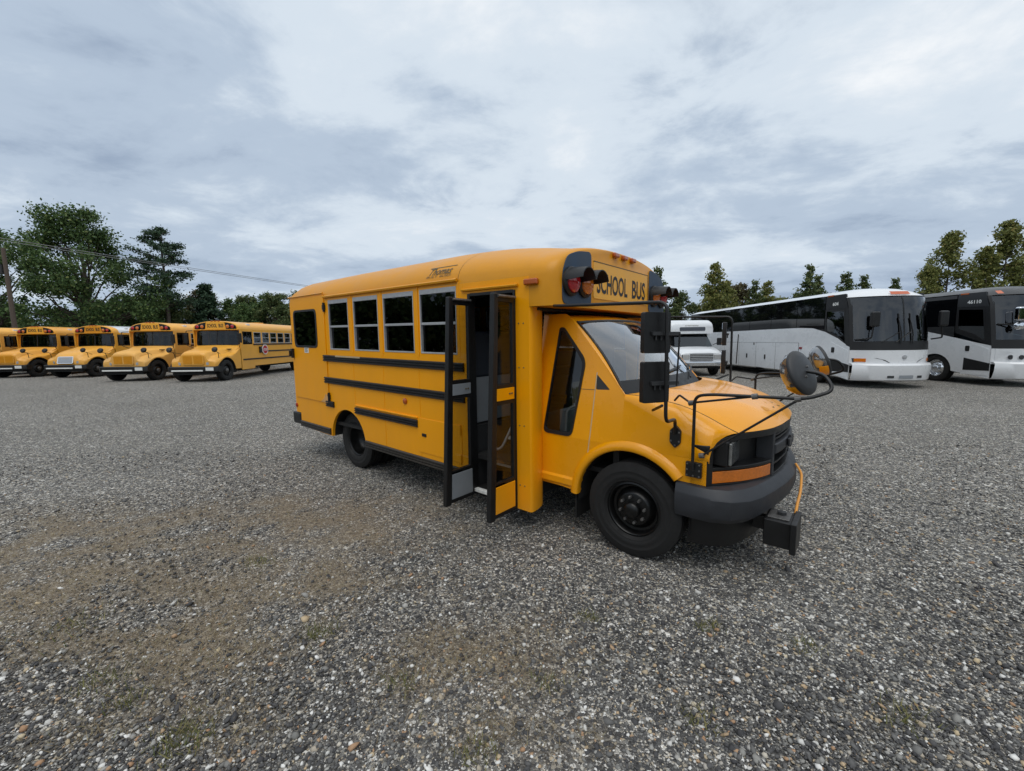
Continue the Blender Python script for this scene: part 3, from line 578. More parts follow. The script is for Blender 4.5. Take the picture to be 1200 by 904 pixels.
    # ---- nose: black surround, grille, lamps
    zt = lambda y: lerp([(0, 1.045), (0.4, 1.05), (0.7, 1.055), (0.80, 1.048), (0.90, 1.02), (0.99, 0.97)], abs(y))
    def strip(y0, y1, z0, z1, off, th, n=14):
        z0f = z0 if callable(z0) else (lambda y: z0); z1f = z1 if callable(z1) else (lambda y: z1); secs = []
        for k in range(n + 1):
            y = y0 + (y1 - y0) * k / n; x = XN(y)
            secs.append([(x + off, y, z0f(y)), (x + off, y, z1f(y)), (x + off - th, y, z1f(y)), (x + off - th, y, z0f(y))])
        return MB().loft(secs, closed=True, cap=True)
    gr = strip(-0.978, 0.978, 0.685, lambda y: zt(y) - 0.005, -0.10, 0.02, 40).build('grille', BLK, bus)
    strip(-0.985, 0.985, lambda y: zt(y) - 0.05, lambda y: zt(y) - 0.004, 0.012, 0.13, 40).build('grille_top_bar', BLK, gr, bevel=0.006)
    strip(-0.985, 0.985, 0.66, 0.698, 0.004, 0.12, 40).build('grille_bottom_bar', BLK, gr, bevel=0.005)
    for s in (-1, 1):
        strip(s * 0.945, s * 0.985, 0.69, lambda y: zt(y) - 0.02, 0.010, 0.12, 3).build('lamp_surround', BLK, gr, bevel=0.005)
        strip(s * 0.40, s * 0.44, 0.69, lambda y: zt(y) - 0.03, 0.012, 0.11, 3).build('grille_side_bar', GREYP, gr, bevel=0.005)
        strip(s * 0.43, s * 0.96, 0.79, 0.815, 0.008, 0.11, 12).build('lamp_shelf', BLK, gr, bevel=0.005)
        ts = strip(s * 0.45, s * 0.95, 0.702, 0.785, 0.006, 0.05, 12).build('turn_signal', AMBL, bus, bevel=0.004)
        # rectangular sealed-beam headlamp in its housing
        ya, yb = sorted((s * 0.66, s * 0.90)); x0 = 0.64
        hh = MB().box(0.47, x0, ya, yb, 0.822, 1.0).build('headlight', BLK, bus, bevel=0.012)
        MB().box(x0, x0 + 0.022, ya + 0.004, yb - 0.004, 0.832, 0.99).build('lens', LENSM, hh, bevel=0.010)
    for z in (0.985, 0.955): strip(-0.41, 0.41, z - 0.007, z + 0.007, 0.004, 0.08, 16).build('grille_bar', BLK, gr, bevel=0.003)
    strip(-0.41, 0.41, 0.845, 0.925, 0.022, 0.09, 16).build('grille_centre_bar', GREYP, gr, bevel=0.012)
    strip(-0.41, 0.41, 0.76, 0.775, 0.0, 0.08, 16).build('grille_bar', BLK, gr, bevel=0.003)
    bt = [(-0.115, -0.03), (-0.045, -0.03), (-0.045, -0.048), (0.045, -0.048), (0.045, -0.03), (0.13, -0.03), (0.115, 0.03), (0.045, 0.03), (0.045, 0.048), (-0.045, 0.048), (-0.045, 0.03), (-0.13, 0.03)]
    MB().prism(bt, lambda u, v, d: (0.868 + 0.022 + d, u, 0.885 + v), 0.0, 0.014).build('emblem', GREYP, gr, bevel=0.003)
    # ---- bumper
    plan = [(0.335, 0.995), (0.45, 0.998), (0.56, 0.985), (0.65, 0.935), (0.715, 0.85), (0.76, 0.73), (0.80, 0.55), (0.838, 0.32), (0.858, 0.12), (0.862, 0.0)]
    plan = [(x, -y) for x, y in plan] + [(x, y) for x, y in plan[-2::-1]]
    secs = []
    for i, (x, y) in enumerate(plan):
        p0 = Vector(plan[max(0, i - 1)]); p1 = Vector(plan[min(len(plan) - 1, i + 1)]); t_ = (p1 - p0).normalized(); nn = Vector((t_.y, -t_.x))
        k = min(1.0, 0.35 + 0.65 * min(1, max(0, (x - 0.33) / 0.35)))
        secs.append([(x + nn.x * o * k, y + nn.y * o * k, z) for o, z in ((-0.14, 0.675), (-0.02, 0.690), (0.025, 0.682), (0.070, 0.632), (0.078, 0.618), (0.080, 0.535), (0.066, 0.49), (0.03, 0.452), (-0.10, 0.446))])
    MB().loft(secs).build('front_bumper', GREYP, bus, smooth=22)
    lowp = [(0.42, 0.965), (0.57, 0.95), (0.68, 0.86), (0.755, 0.62), (0.81, 0.3), (0.825, 0.0)]; lowp = [(x, -y) for x, y in lowp] + lowp[-2::-1]
    MB().loft([[(x + 0.01, y, 0.475), (x, y, 0.36), (x - 0.02, y * 0.98, 0.245), (x - 0.10, y * 0.95, 0.235)] for x, y in lowp]).build('air_dam', BLK, bus, smooth=60)
    # crossing-arm motor box on the bumper, its plate and cable
    cb = MB().box(0.84, 1.0, -0.70, -0.47, 0.27, 0.455).build('crossing_arm_box', BLK, bus, bevel=0.006)
    MB().box(0.855, 0.985, -0.66, -0.50, 0.455, 0.464).build('mount_plate', IRON, cb, bevel=0.003)
    MB().lathe([(0.03, 0), (0.03, 0.02), (0, 0.024)], (0.93, -0.57, 0.464), (0, 0, 1), 6).build('bolt', DGREY, cb)
    MB().box(1.0, 1.035, -0.74, -0.45, 0.26, 0.47).build('hinge_plate', BLK, cb, bevel=0.004)
    MB().box(0.55, 0.84, -0.60, -0.54, 0.33, 0.43).build('support_arm', BLK, cb, bevel=0.006)
    tube('cable', HOSE, cb, bend([(0.925, 0.16, 0.655), (0.975, 0.10, 0.60), (0.995, -0.12, 0.52), (1.0, -0.38, 0.50), (1.0, -0.46, 0.45)], 0.2, 6), 0.010, 8)
    # ---- flat mirrors on the door side (and the driver's side)
    for s in (-1, 1):
        SH = 0.0 if s < 0 else -0.20
        K = lambda x, y, z: (x, -s * y, z)
        K0 = lambda x, y, z: (x + (SH if z > 1.12 else 0.0), -s * y, z)
        Y0 = -1.30
        arm = tube('mirror_arm', BLK, bus, bend([K0(-0.60, -1.16, 1.953), K0(-0.52, -1.22, 1.945), K0(0.345, Y0, 1.925), K0(0.355, Y0, 1.165), K0(0.345, -1.10, 1.15), K0(0.325, -1.03, 1.12), K0(0.318, -1.0, 1.03)], 0.06), 0.012, 8)
        tube('mirror_strut', BLK, arm, [K0(0.42, Y0 + 0.02, 1.73), K0(0.41, Y0 + 0.02, 1.40)], 0.006, 6)
        tube('mirror_stub', BLK, arm, [K0(0.33, Y0, 1.27), K0(0.20, -1.12, 1.20)], 0.010, 6)
        tv, nv = (Vector((0.52, 0.85, 0)), Vector((0.85, -0.52, 0))) if s < 0 else (Vector((-0.20, -0.98, 0)), Vector((0.98, -0.20, 0))); c0 = Vector((0.282, Y0, 0))
        for z0, z1 in ((1.605, 1.865), (1.285, 1.55)):
            def PM(u, v, d):
                p = c0 + tv * u + nv * d; return K0(p.x, p.y, v)
            pl = MB().prism(fillet(rect(-0.10, 0.10, z0, z1), 0.015, 3), PM, -0.03, 0.012).build('flat_mirror', BLK, arm, bevel=0.006)
            MB().prism(fillet(rect(-0.09, 0.09, z0 + 0.01, z1 - 0.01), 0.012, 3), PM, -0.033, -0.0305).build('mirror_glass', CHROME, arm)
            zb = (z0 + z1) / 2 - 0.005
            MB().prism(rect(-0.05, 0.16, zb - 0.012, zb + 0.012), PM, 0.012, 0.034).build('mirror_bracket', DGREY, arm, bevel=0.003)
            for u in (-0.02, 0.02, 0.06): MB().lathe([(0.006, 0), (0.006, 0.03), (0, 0.03)], PM(u, zb - 0.012, 0.022), (0, 0, -1), 6).build('bracket_bolt', DGREY, arm)
        MB().prism(fillet([(0.28, 0.965), (0.318, 0.925), (0.356, 0.965), (0.356, 1.05), (0.318, 1.09), (0.28, 1.05)], 0.01, 2), lambda u, v, d: K(u, -0.985 - d, v), -0.01, 0.016).build('arm_base', BLK, arm)
        for u, v in ((0.29, 1.04), (0.346, 1.04), (0.29, 0.975), (0.346, 0.975), (0.318, 0.945), (0.318, 1.07)):
            MB().lathe([(0.008, 0), (0.006, 0.008), (0, 0.009)], K(u, -1.0, v), (0, s, 0), 6).build('base_bolt', IRON, arm)
        # round crossover mirror on its tubular arm
        D = Vector(K(1.02, -0.86, 1.49)); ND = Vector(K(0.88, -0.30, 0.36)).normalized()
        ar = tube('crossover_arm', BLK, bus, bend([K(0.452, -1.035, 0.80), K(0.452, -1.035, 1.315), K(0.56, -1.04, 1.335), K(1.06, -0.98, 1.345), K(1.19, -0.92, 1.40), K(1.13, -0.88, 1.49), tuple(D + ND * 0.03)], 0.055, 6), 0.0105, 10)
        tube('arm_brace', BLK, ar, [K(0.50, -1.0, 0.905), K(1.02, -0.985, 1.335)], 0.0075, 8)
        tube('arm_brace', BLK, ar, bend([K(0.26, -0.86, 1.243), K(0.30, -0.88, 1.29), K(0.42, -1.02, 1.262), K(0.80, -1.01, 1.34)], 0.02), 0.0075, 8)
        for p in (K(0.80, -1.01, 1.34), K(1.02, -0.985, 1.342), K(0.425, -1.02, 1.262), K(0.50, -1.0, 0.905)):
            MB().lathe([(0.018, -0.016), (0.018, 0.016), (0, 0.016)], p, (1, 0, 0.2), 10).lathe([(0, -0.016), (0.018, -0.016)], p, (1, 0, 0.2), 10).build('clamp', IRON, ar)
        MB().prism(rect(0.40, 0.505, 0.745, 0.85), lambda u, v, d: K(u, -0.987 - d, v), 0.0, 0.03).build('arm_base', BLK, ar, bevel=0.004)
        for k in range(9):
            u, v = 0.412 + 0.04 * (k % 3), 0.757 + 0.04 * (k // 3); MB().lathe([(0.007, 0), (0.006, 0.006), (0, 0.007)], K(u, -1.017, v), (0, s, 0), 6).build('base_bolt', IRON, ar)
        back = MB().lathe([(0.138, -0.012), (0.142, 0.0), (0.136, 0.012), (0.10, 0.022), (0.03, 0.026), (0, 0.026)], tuple(D), tuple(ND), 32).build('crossover_mirror', DGREY, bus, smooth=50)
        MB().lathe([(0.136, 0.012), (0.128, 0.04), (0.104, 0.072), (0.065, 0.092), (0.03, 0.099), (0, 0.101)], tuple(D), tuple(-ND), 32).build('mirror_dome', DOME, back, smooth=60)
        # painted visor strip round the lower half of the dome
        uu = ND.orthogonal().normalized(); vv = ND.cross(uu); vis = []
        best = max(range(64), key=lambda k: -(uu * math.cos(k * math.pi / 32) + vv * math.sin(k * math.pi / 32)).z)
        for k in range(-9, 10):
            a = best * math.pi / 32 + R(k * 7.0 + (12 if s < 0 else -12)); dr = uu * math.cos(a) + vv * math.sin(a)
            vis.append([tuple(D + dr * r_ - ND * d) for r_, d in ((0.141, 0.010), (0.133, 0.042), (0.109, 0.075), (0.106, 0.072), (0.129, 0.040), (0.137, 0.01))])
        MB().loft(vis, closed=True, cap=True).build('mirror_visor', YELH, back, smooth=60)
        for q in (-0.04, 0.04): MB().lathe([(0.009, 0.024), (0.007, 0.034), (0, 0.035)], tuple(D + uu * q), tuple(ND), 8).build('mirror_bolt', IRON, back)
    # ---- wheels and chassis
    XF[0] = None
    for s in (-1, 1):
        wheel(bus, 0.0, s * 0.885, s, 0.375, 0.215, 0.22, RIMB, 'convex', 8, IRON)
        wheel(bus, -3.86, s * 0.985, s, 0.375, 0.215, 0.22, RIMB, 'dish', 8, IRON)
        wheel(bus, -3.86, s * 0.70, s, 0.375, 0.215, 0.22, RIMB, 'dish', 0)
    MB().box(-5.2, 0.75, -0.45, -0.37, 0.42, 0.56).box(-5.2, 0.75, 0.37, 0.45, 0.42, 0.56).box(-4.0, -3.7, -0.9, 0.9, 0.33, 0.42).box(-0.1, 0.1, -0.8, 0.8, 0.3, 0.42).box(-2.9, -1.7, -0.3, 0.3, 0.35, 0.6).build('chassis', FLOORB, bus)
    MB().box(-5.1, -0.9, -1.14, 1.14, 0.56, 0.60).build('underbody', FLOORB, bus)
    return bus
build_main_bus()

# ------------------------------------------------------------------ the parked fleet of long school buses on the left
def fleet_bus(style, stop_sign=False):
    b = empty('school_bus', (0, 0, 0)); W = 1.1; XC, XE = -1.05, -9.6
    SL = lambda u, v, d: (u, W - d, v)
    SR = lambda u, v, d: (u, -W + d, v)
    roofm = YELF if style == 'A' else WHT
    wx = [(-2.75 - 0.74 * k, -2.12 - 0.74 * k) for k in range(9)]
    drv = [(-1.98, 1.62), (-1.22, 1.62), (-1.22, 2.24), (-1.98, 2.24)]
    for mp_ in (SL, SR):
        arch = [(-6.5 + 0.55 * math.cos(a), 0.55 + 0.5 * math.sin(a)) for a in np.linspace(math.pi, 0, 13)]
        MB().prism([(XE, 2.34), (XE, 0.55)] + arch + [(-2.1, 0.55), (-2.05, 0.42), (XC, 0.42), (XC, 2.34)], mp_, 0, 0.04, [drv] + [rect(a, c, 1.66, 2.22) for a, c in wx]).build('body_side', YELF, b)
        f = MB().prism(drv, mp_, -0.004, 0.03, [inset(drv, 0.03)]).prism(rect(-1.60, -1.57, 1.64, 2.22), mp_, 0.0, 0.02).build('driver_window', BLK, b)
        MB().prism(drv, mp_, 0.012, 0.016).build('pane', GL_FAR, f)
        for a, c in wx:
            f = MB().prism(rect(a, c, 1.66, 2.22), mp_, -0.004, 0.03, [rect(a + 0.035, c - 0.035, 1.70, 2.19)]).build('window', ALU, b)
            MB().prism(rect(a + 0.03, c - 0.03, 1.69, 2.20), mp_, 0.014, 0.018).build('pane', GL_FAR, f)
            MB().prism(rect(a + 0.03, c - 0.03, 1.93, 1.96), mp_, 0.002, 0.013).build('meeting_rail', ALU, f)
    for z0, x0 in ((1.575, -2.05), (1.22, -2.6), (0.86, -1.15)): MB().box(XE, x0, W, W + 0.025, z0, z0 + 0.07).build('rub_rail', RAIL, b, bevel=0.008)
    def sec(x, k=1.0, zb=2.34, h=0.40):
        return [(x, W * k * math.copysign(abs(math.cos(a)) ** 0.85, math.cos(a)), zb + h * k * abs(math.sin(a)) ** 0.85) for a in [math.pi - math.pi * i / 20 for i in range(21)]]
    XS = -2.2 if style == 'A' else -1.35
    r_ = MB().loft([sec(x) for x in (XE, -8, -6, -4, XS)]); r_.f.append(tuple(range(20, -1, -1))); r_.build('roof', roofm, b, smooth=50)
    MB().loft([sec(x, k) for x, k in ((XS, 1.0), (-1.3, 1.0), (-1.12, 1.0), (-1.05, 0.985), (-1.02, 0.95))]).build('front_roof', YELF, b, smooth=50)
    MB().box(-4.6, -4.1, -0.25, 0.25, 2.72, 2.78).build('roof_hatch', roofm, b, bevel=0.02)
    MB().box(-2.05, -1.85, 0.88, 1.0, 2.48, 2.62).build('roof_vent', WHT, b, bevel=0.02)
    MB().prism(rect(-W, W, 0.55, 2.34), lambda u, v, d: (XE + d, u, v), 0, 0.04, [rect(-0.95, -0.5, 1.6, 2.2), rect(0.5, 0.95, 1.6, 2.2), rect(-0.35, 0.35, 1.4, 2.2)]).build('rear_wall', YELF, b)
    MB().box(XE, -1.1, -1.05, 1.05, 0.78, 0.84).box(XE, -1.3, -0.4, 0.4, 0.4, 0.7).build('floor', FLOORB, b, bevel=0)
    for k in range(6):
        for s in (-1, 1): MB().box(-3.0 - 0.95 * k, -2.9 - 0.95 * k, min(s * 0.2, s * 1.0), max(s * 0.2, s * 1.0), 0.9, 1.85).build('passenger_seat', SEAT, b, bevel=0.03)
    MB().box(-2.1, -2.0, 0.25, 0.7, 0.9, 1.85).build('driver_seat', SEAT, b, bevel=0.03)
    # front wall: windshield frame, cap
    wsq = fillet([(-1.0, 1.60), (1.0, 1.60), (0.98, 2.28), (-0.98, 2.28)], 0.1)
    XW = lambda u, v, d: (-1.03 + d - 0.10 * (u / 1.1) ** 2 - (v - 1.6) * 0.10, u, v)
    fr = MB()
    fr.prism([(-1.098, 1.2), (1.098, 1.2), (1.098, 2.34), (-1.098, 2.34)], XW, 0, -0.05, [wsq]).build('windshield_wall', YELF, b)
    wg = MB().prism(inset(wsq, -0.012), XW, 0.006, -0.02, [inset(wsq, 0.035)]).prism(rect(-0.02, 0.02, 1.61, 2.27), XW, 0.004, -0.01).build('windshield_seal', BLK, b)
    for s in (-1, 1): MB().loft([[XW(s * (0.02 + 0.95 * k / 8), z, -0.008) for k in range(9)] for z in (1.615, 2.27)]).build('windshield', GL_FARW, b, smooth=60)
    XF_ = -1.02
    capf = [(y, z) for _, y, z in sec(0, 0.95)]
    MB().prism([(-W * 0.95, 2.335)] + capf[1:-1] + [(W * 0.95, 2.335)], lambda u, v, d: (XF_ - 0.03 + d, u, v), 0, 0.031).build('front_cap', YELF, b)
    MB().box(-1.10, -0.99, -W * 0.97, W * 0.97, 2.318, 2.345).build('cap_lip', YELS, b, bevel=0.006)
    zin = lambda y: 2.34 + 0.38 * max(0, 1 - (abs(y) / 1.045) ** 2.35) ** (1 / 2.35) - 0.025
    for s in (-1, 1):
        pl = [(s * 0.50, 2.36), (s * 0.98, 2.36)] + [(s * y, zin(y)) for y in (0.96, 0.9, 0.8, 0.7, 0.6)] + [(s * 0.44, zin(0.44))]
        MB().prism(pl, lambda u, v, d: (XF_ + d, u, v), 0.0, 0.012).build('lamp_panel', BLK, b)
        for y, m_ in ((0.60, AMBL), (0.82, REDL)):
            hs = MB().lathe([(0.095, 0.0), (0.095, 0.04), (0.08, 0.05), (0, 0.05)], (XF_ + 0.01, s * y, 2.475), (1, 0, 0), 16).build('warning_lamp', BLK, b)
            MB().lathe([(0.078, 0.05), (0.05, 0.066), (0, 0.07)], (XF_ + 0.01, s * y, 2.475), (1, 0, 0), 14).build('lens', m_, hs)
    sb = MB().prism([(-0.46, 2.36), (0.46, 2.36), (0.42, 2.70), (-0.42, 2.70)], lambda u, v, d: (XF_ + d, u, v), 0.0, 0.014).build('sign_board', YELS if style == 'A' else YELG, b)
    text('sign_lettering', 'SCHOOL', INK, sb, lambda u, v, d: (XF_ + 0.017, -0.38 + u, 2.43 + v), 0.46, 0.18, bold=0.03)
    text('sign_lettering', 'BUS', INK, sb, lambda u, v, d: (XF_ + 0.017, 0.16 + u, 2.43 + v), 0.22, 0.18, bold=0.03)
    for y in (-0.16, 0, 0.16): MB().box(XF_ - 0.05, XF_ + 0.02, y - 0.045, y + 0.045, 2.72, 2.755).build('clearance_lamp', AMBM, b, bevel=0.01)
    # hood with fenders
    A = style == 'A'
    zcn = [(-1.0, 1.60), (-0.6, 1.52), (0.0, 1.44), (0.35, 1.38), (0.52, 1.32), (0.60, 1.24)] if A else [(-1.0, 1.62), (-0.5, 1.52), (0.0, 1.42), (0.3, 1.32), (0.5, 1.18), (0.62, 0.98)]
    yhn = [(-1.0, 0.92), (-0.5, 0.74), (0.0, 0.60), (0.6, 0.52)] if A else [(-1.0, 0.95), (-0.3, 0.78), (0.3, 0.66), (0.62, 0.55)]
    zfn = [(-1.0, 1.50), (-0.62, 1.24), (-0.3, 1.16), (0, 1.14), (0.3, 1.08), (0.5, 0.98), (0.6, 0.90)]
    secs = []
    for x in np.linspace(-1.0, 0.60, 25):
        x = float(x); zc_, yy, zf = lerp(zcn, x), lerp(yhn, x), lerp(zfn, x)
        zb = 0.47 + math.sqrt(max(0, 0.58 ** 2 - x * x)) if abs(x) < 0.575 else (0.50 if x < 0 else 0.68)
        zb = min(zb, zf - 0.03); sy = 1.09 if x < 0.3 else 1.09 - 0.14 * ((x - 0.3) / 0.3) ** 2
        half = [(sy - 0.005, zb), (sy, (zb + zf) / 2), (sy - 0.02, zf - 0.05), (sy - 0.09, zf - 0.008), (max(yy + 0.14, sy - 0.28), zf + 0.012), (yy + 0.07, zf + (zc_ - zf) * 0.25), (yy + 0.02, zf + (zc_ - zf) * 0.7), (yy - 0.06, zc_ - 0.035), (yy * 0.6, zc_ - 0.006)]
        secs.append([(x, -y, z) for y, z in half] + [(x, 0, zc_)] + [(x, y, z) for y, z in half[::-1]])
    hb = MB().loft(secs); hb.f.append(tuple((len(secs) - 1) * 19 + k for k in range(19)))
    hood = hb.build('hood', YELF, b, smooth=45)
    for s in (-1, 1):
        MB().box(-0.75, -0.45, min(s * 0.80, s * 0.86), max(s * 0.80, s * 0.86), 1.40, 1.43).build('hood_vent', BLK, hood, bevel=0.006)
        MB().loft([[(0.58 * math.cos(a), s * yy, 0.47 + 0.58 * math.sin(a)) for yy in (1.08, 0.6)] for a in np.linspace(math.pi, 0.1, 12)]).build('wheel_well', FLOORB, b)
    XG = 0.605
    if A:
        g = MB().prism(fillet([(-0.46, 0.76), (0.46, 0.76), (0.48, 1.16), (0.36, 1.20), (-0.36, 1.20), (-0.48, 1.16)], 0.05), lambda u, v, d: (XG + d, u, v), -0.01, 0.03).build('grille', YELF, b, bevel=0.01)
        for ya, yb in ((-0.42, -0.03), (0.03, 0.42)):
            MB().prism(fillet(rect(ya, yb, 0.80, 1.145), 0.03), lambda u, v, d: (XG + d, u, v), 0.02, 0.036).build('grille_panel', YELG, g)
            for k in range(6): MB().box(XG + 0.036, XG + 0.042, ya + 0.03 + k * 0.06, ya + 0.05 + k * 0.06, 0.82, 1.125).build('grille_slat', YELG, g, bevel=0)
    else:
        g = MB().prism(fillet([(-0.42, 0.74), (0.42, 0.74), (0.40, 1.10), (-0.40, 1.10)], 0.06), lambda u, v, d: (XG + d - (v - 0.74) * 0.25, u, v), -0.02, 0.06).build('grille', CHROME, b, bevel=0.012)
        for k in range(7): MB().box(XG + 0.035 - k * 0.012, XG + 0.062 - k * 0.012, -0.36, 0.36, 0.785 + 0.042 * k, 0.805 + 0.042 * k).build('grille_slat', DGREY, g, bevel=0)
    for s in (-1, 1):
        MB().prism(fillet([(s * 0.55, 0.74), (s * 0.95, 0.76), (s * 0.97, 0.86), (s * 0.80, 0.90), (s * 0.56, 0.86)], 0.03), lambda u, v, d: (XG - 0.0 - 0.16 * max(0, abs(u) - 0.5) + d, u, v), -0.03, 0.02).build('headlight', LENSC, b, bevel=0.006)
        # crossover mirror in front of the fender and flat mirror by the door
        arm = MB().tube(bend([(0.35, s * 0.95, 1.0), (0.40, s * 0.97, 1.30), (0.62, s * 0.98, 1.34)], 0.08), 0.014, 6).tube([(0.0, s * 0.8, 1.2), (0.42, s * 0.97, 1.30)], 0.010, 6).build('crossover_arm', BLK, b, smooth=60)
        MB().lathe([(0.12, -0.02), (0.125, 0), (0.10, 0.05), (0, 0.07)], (0.62, s * 0.98, 1.42), (0.7, 0.0, 0.3), 18).lathe([(0, -0.02), (0.12, -0.02)], (0.62, s * 0.98, 1.42), (0.7, 0, 0.3), 18).build('crossover_mirror', BLK, b, smooth=50)
        tube('mirror_arm', BLK, b, bend([(-1.0, s * 1.08, 2.30), (-0.78, s * 1.22, 2.28), (-0.76, s * 1.24, 1.62), (-0.95, s * 1.09, 1.5)], 0.06), 0.014, 6)
        MB().box(-0.80, -0.74, min(s * 1.16, s * 1.34), max(s * 1.16, s * 1.34), 1.70, 2.15).build('flat_mirror', BLK, b, bevel=0.02)
    bp = MB().loft([[(x - (0.10 if abs(y) > 1.0 else 0), y, z) for x, z in ((0.50, 0.68), (0.74, 0.68), (0.76, 0.64), (0.76, 0.48), (0.72, 0.44), (0.50, 0.44))] for y in (-1.1, -0.98, 0.98, 1.1)], closed=True, cap=True).build('front_bumper', BLK, b, smooth=25)
    MB().box(0.762, 0.80, -0.85, 0.50, 0.475, 0.535).build('crossing_arm', STEPW, bp, bevel=0.008)
    MB().box(0.761, 0.775, 0.62, 0.96, 0.50, 0.64).build('number_plate', STICK, bp, bevel=0.004)
    MB().box(-0.9, 0.65, -0.9, 0.9, 0.32, 0.5).build('chassis', FLOORB, b)
    if stop_sign:
        oc = [(-2.95 + 0.27 * math.cos(R(22.5 + 45 * k)), 1.34 + 0.27 * math.sin(R(22.5 + 45 * k))) for k in range(8)]
        oc2 = [(-2.95 + 0.225 * math.cos(R(22.5 + 45 * k)), 1.34 + 0.225 * math.sin(R(22.5 + 45 * k))) for k in range(8)]
        ss = MB().prism(oc, lambda u, v, d: (u, W + 0.05 + d, v), 0, 0.02).build('stop_sign', STICK, b)
        MB().prism(oc2, lambda u, v, d: (u, W + 0.071 + d, v), 0, 0.002).build('sign_face', REDS, ss)
        text('sign_lettering', 'STOP', STICK, ss, lambda u, v, d: (-2.95 + 0.16 - u, W + 0.0745, 1.27 + v), 0.32, 0.14, bold=0.03)
        MB().box(-2.66, -2.50, W, W + 0.07, 1.18, 1.50).build('sign_hinge', BLK, b, bevel=0.01)
    for s in (-1, 1):
        wheel(b, 0.0, s * 0.93, s, 0.47, 0.28, 0.27, RIMB, 'convex', 0, IRON, n=28)
        wheel(b, -6.5, s * 0.93, s, 0.47, 0.28, 0.27, RIMB, 'dish', 0, n=24)
    return b
G_BUS = 'yellow school buses parked in a row on the left'
fa = fleet_bus('A', True); fb = fleet_bus('B')
def place(o, x, y, rz, label): o.location = (x, y, 0); o.rotation_euler = (0, 0, rz); tag(o, label, 'bus', G_BUS)
place(fa, -14.0, 19.0, R(-90 + 1), 'long yellow school bus with a stop sign on its side, rightmost of the row')
place(fb, -23.0, 22.2, R(-90), 'yellow school bus with white roof and chrome grille, in the parked row on the left')
spots = [(-17.7, 19.7, 'long yellow school bus directly left of the bus with the stop sign'),
         (-26.6, 22.6, 'long yellow school bus directly left of the white-roofed bus in the row'),
         (-29.9, 22.7, 'yellow school bus cut off by the left edge, leftmost of the row')]
noncopy = {'stop_sign', 'sign_hinge'}
for (x, y, lb), rzd, pm in zip(spots, (0.2, 1.6, 0.8), (YELF2, YELF3, YELF2)):
    c = fa.copy(); col.objects.link(c)
    for ch in list(fa.children):
        if ch.name.split('.')[0] in noncopy: continue
        copy_tree(ch, c)
    place(c, x, y, R(-90 + rzd), lb)
    for ch in c.children:
        for q in (ch, *ch.children):
            if q.data.materials and q.data.materials[0] == YELF: q.material_slots[0].link = 'OBJECT'; q.material_slots[0].material = pm

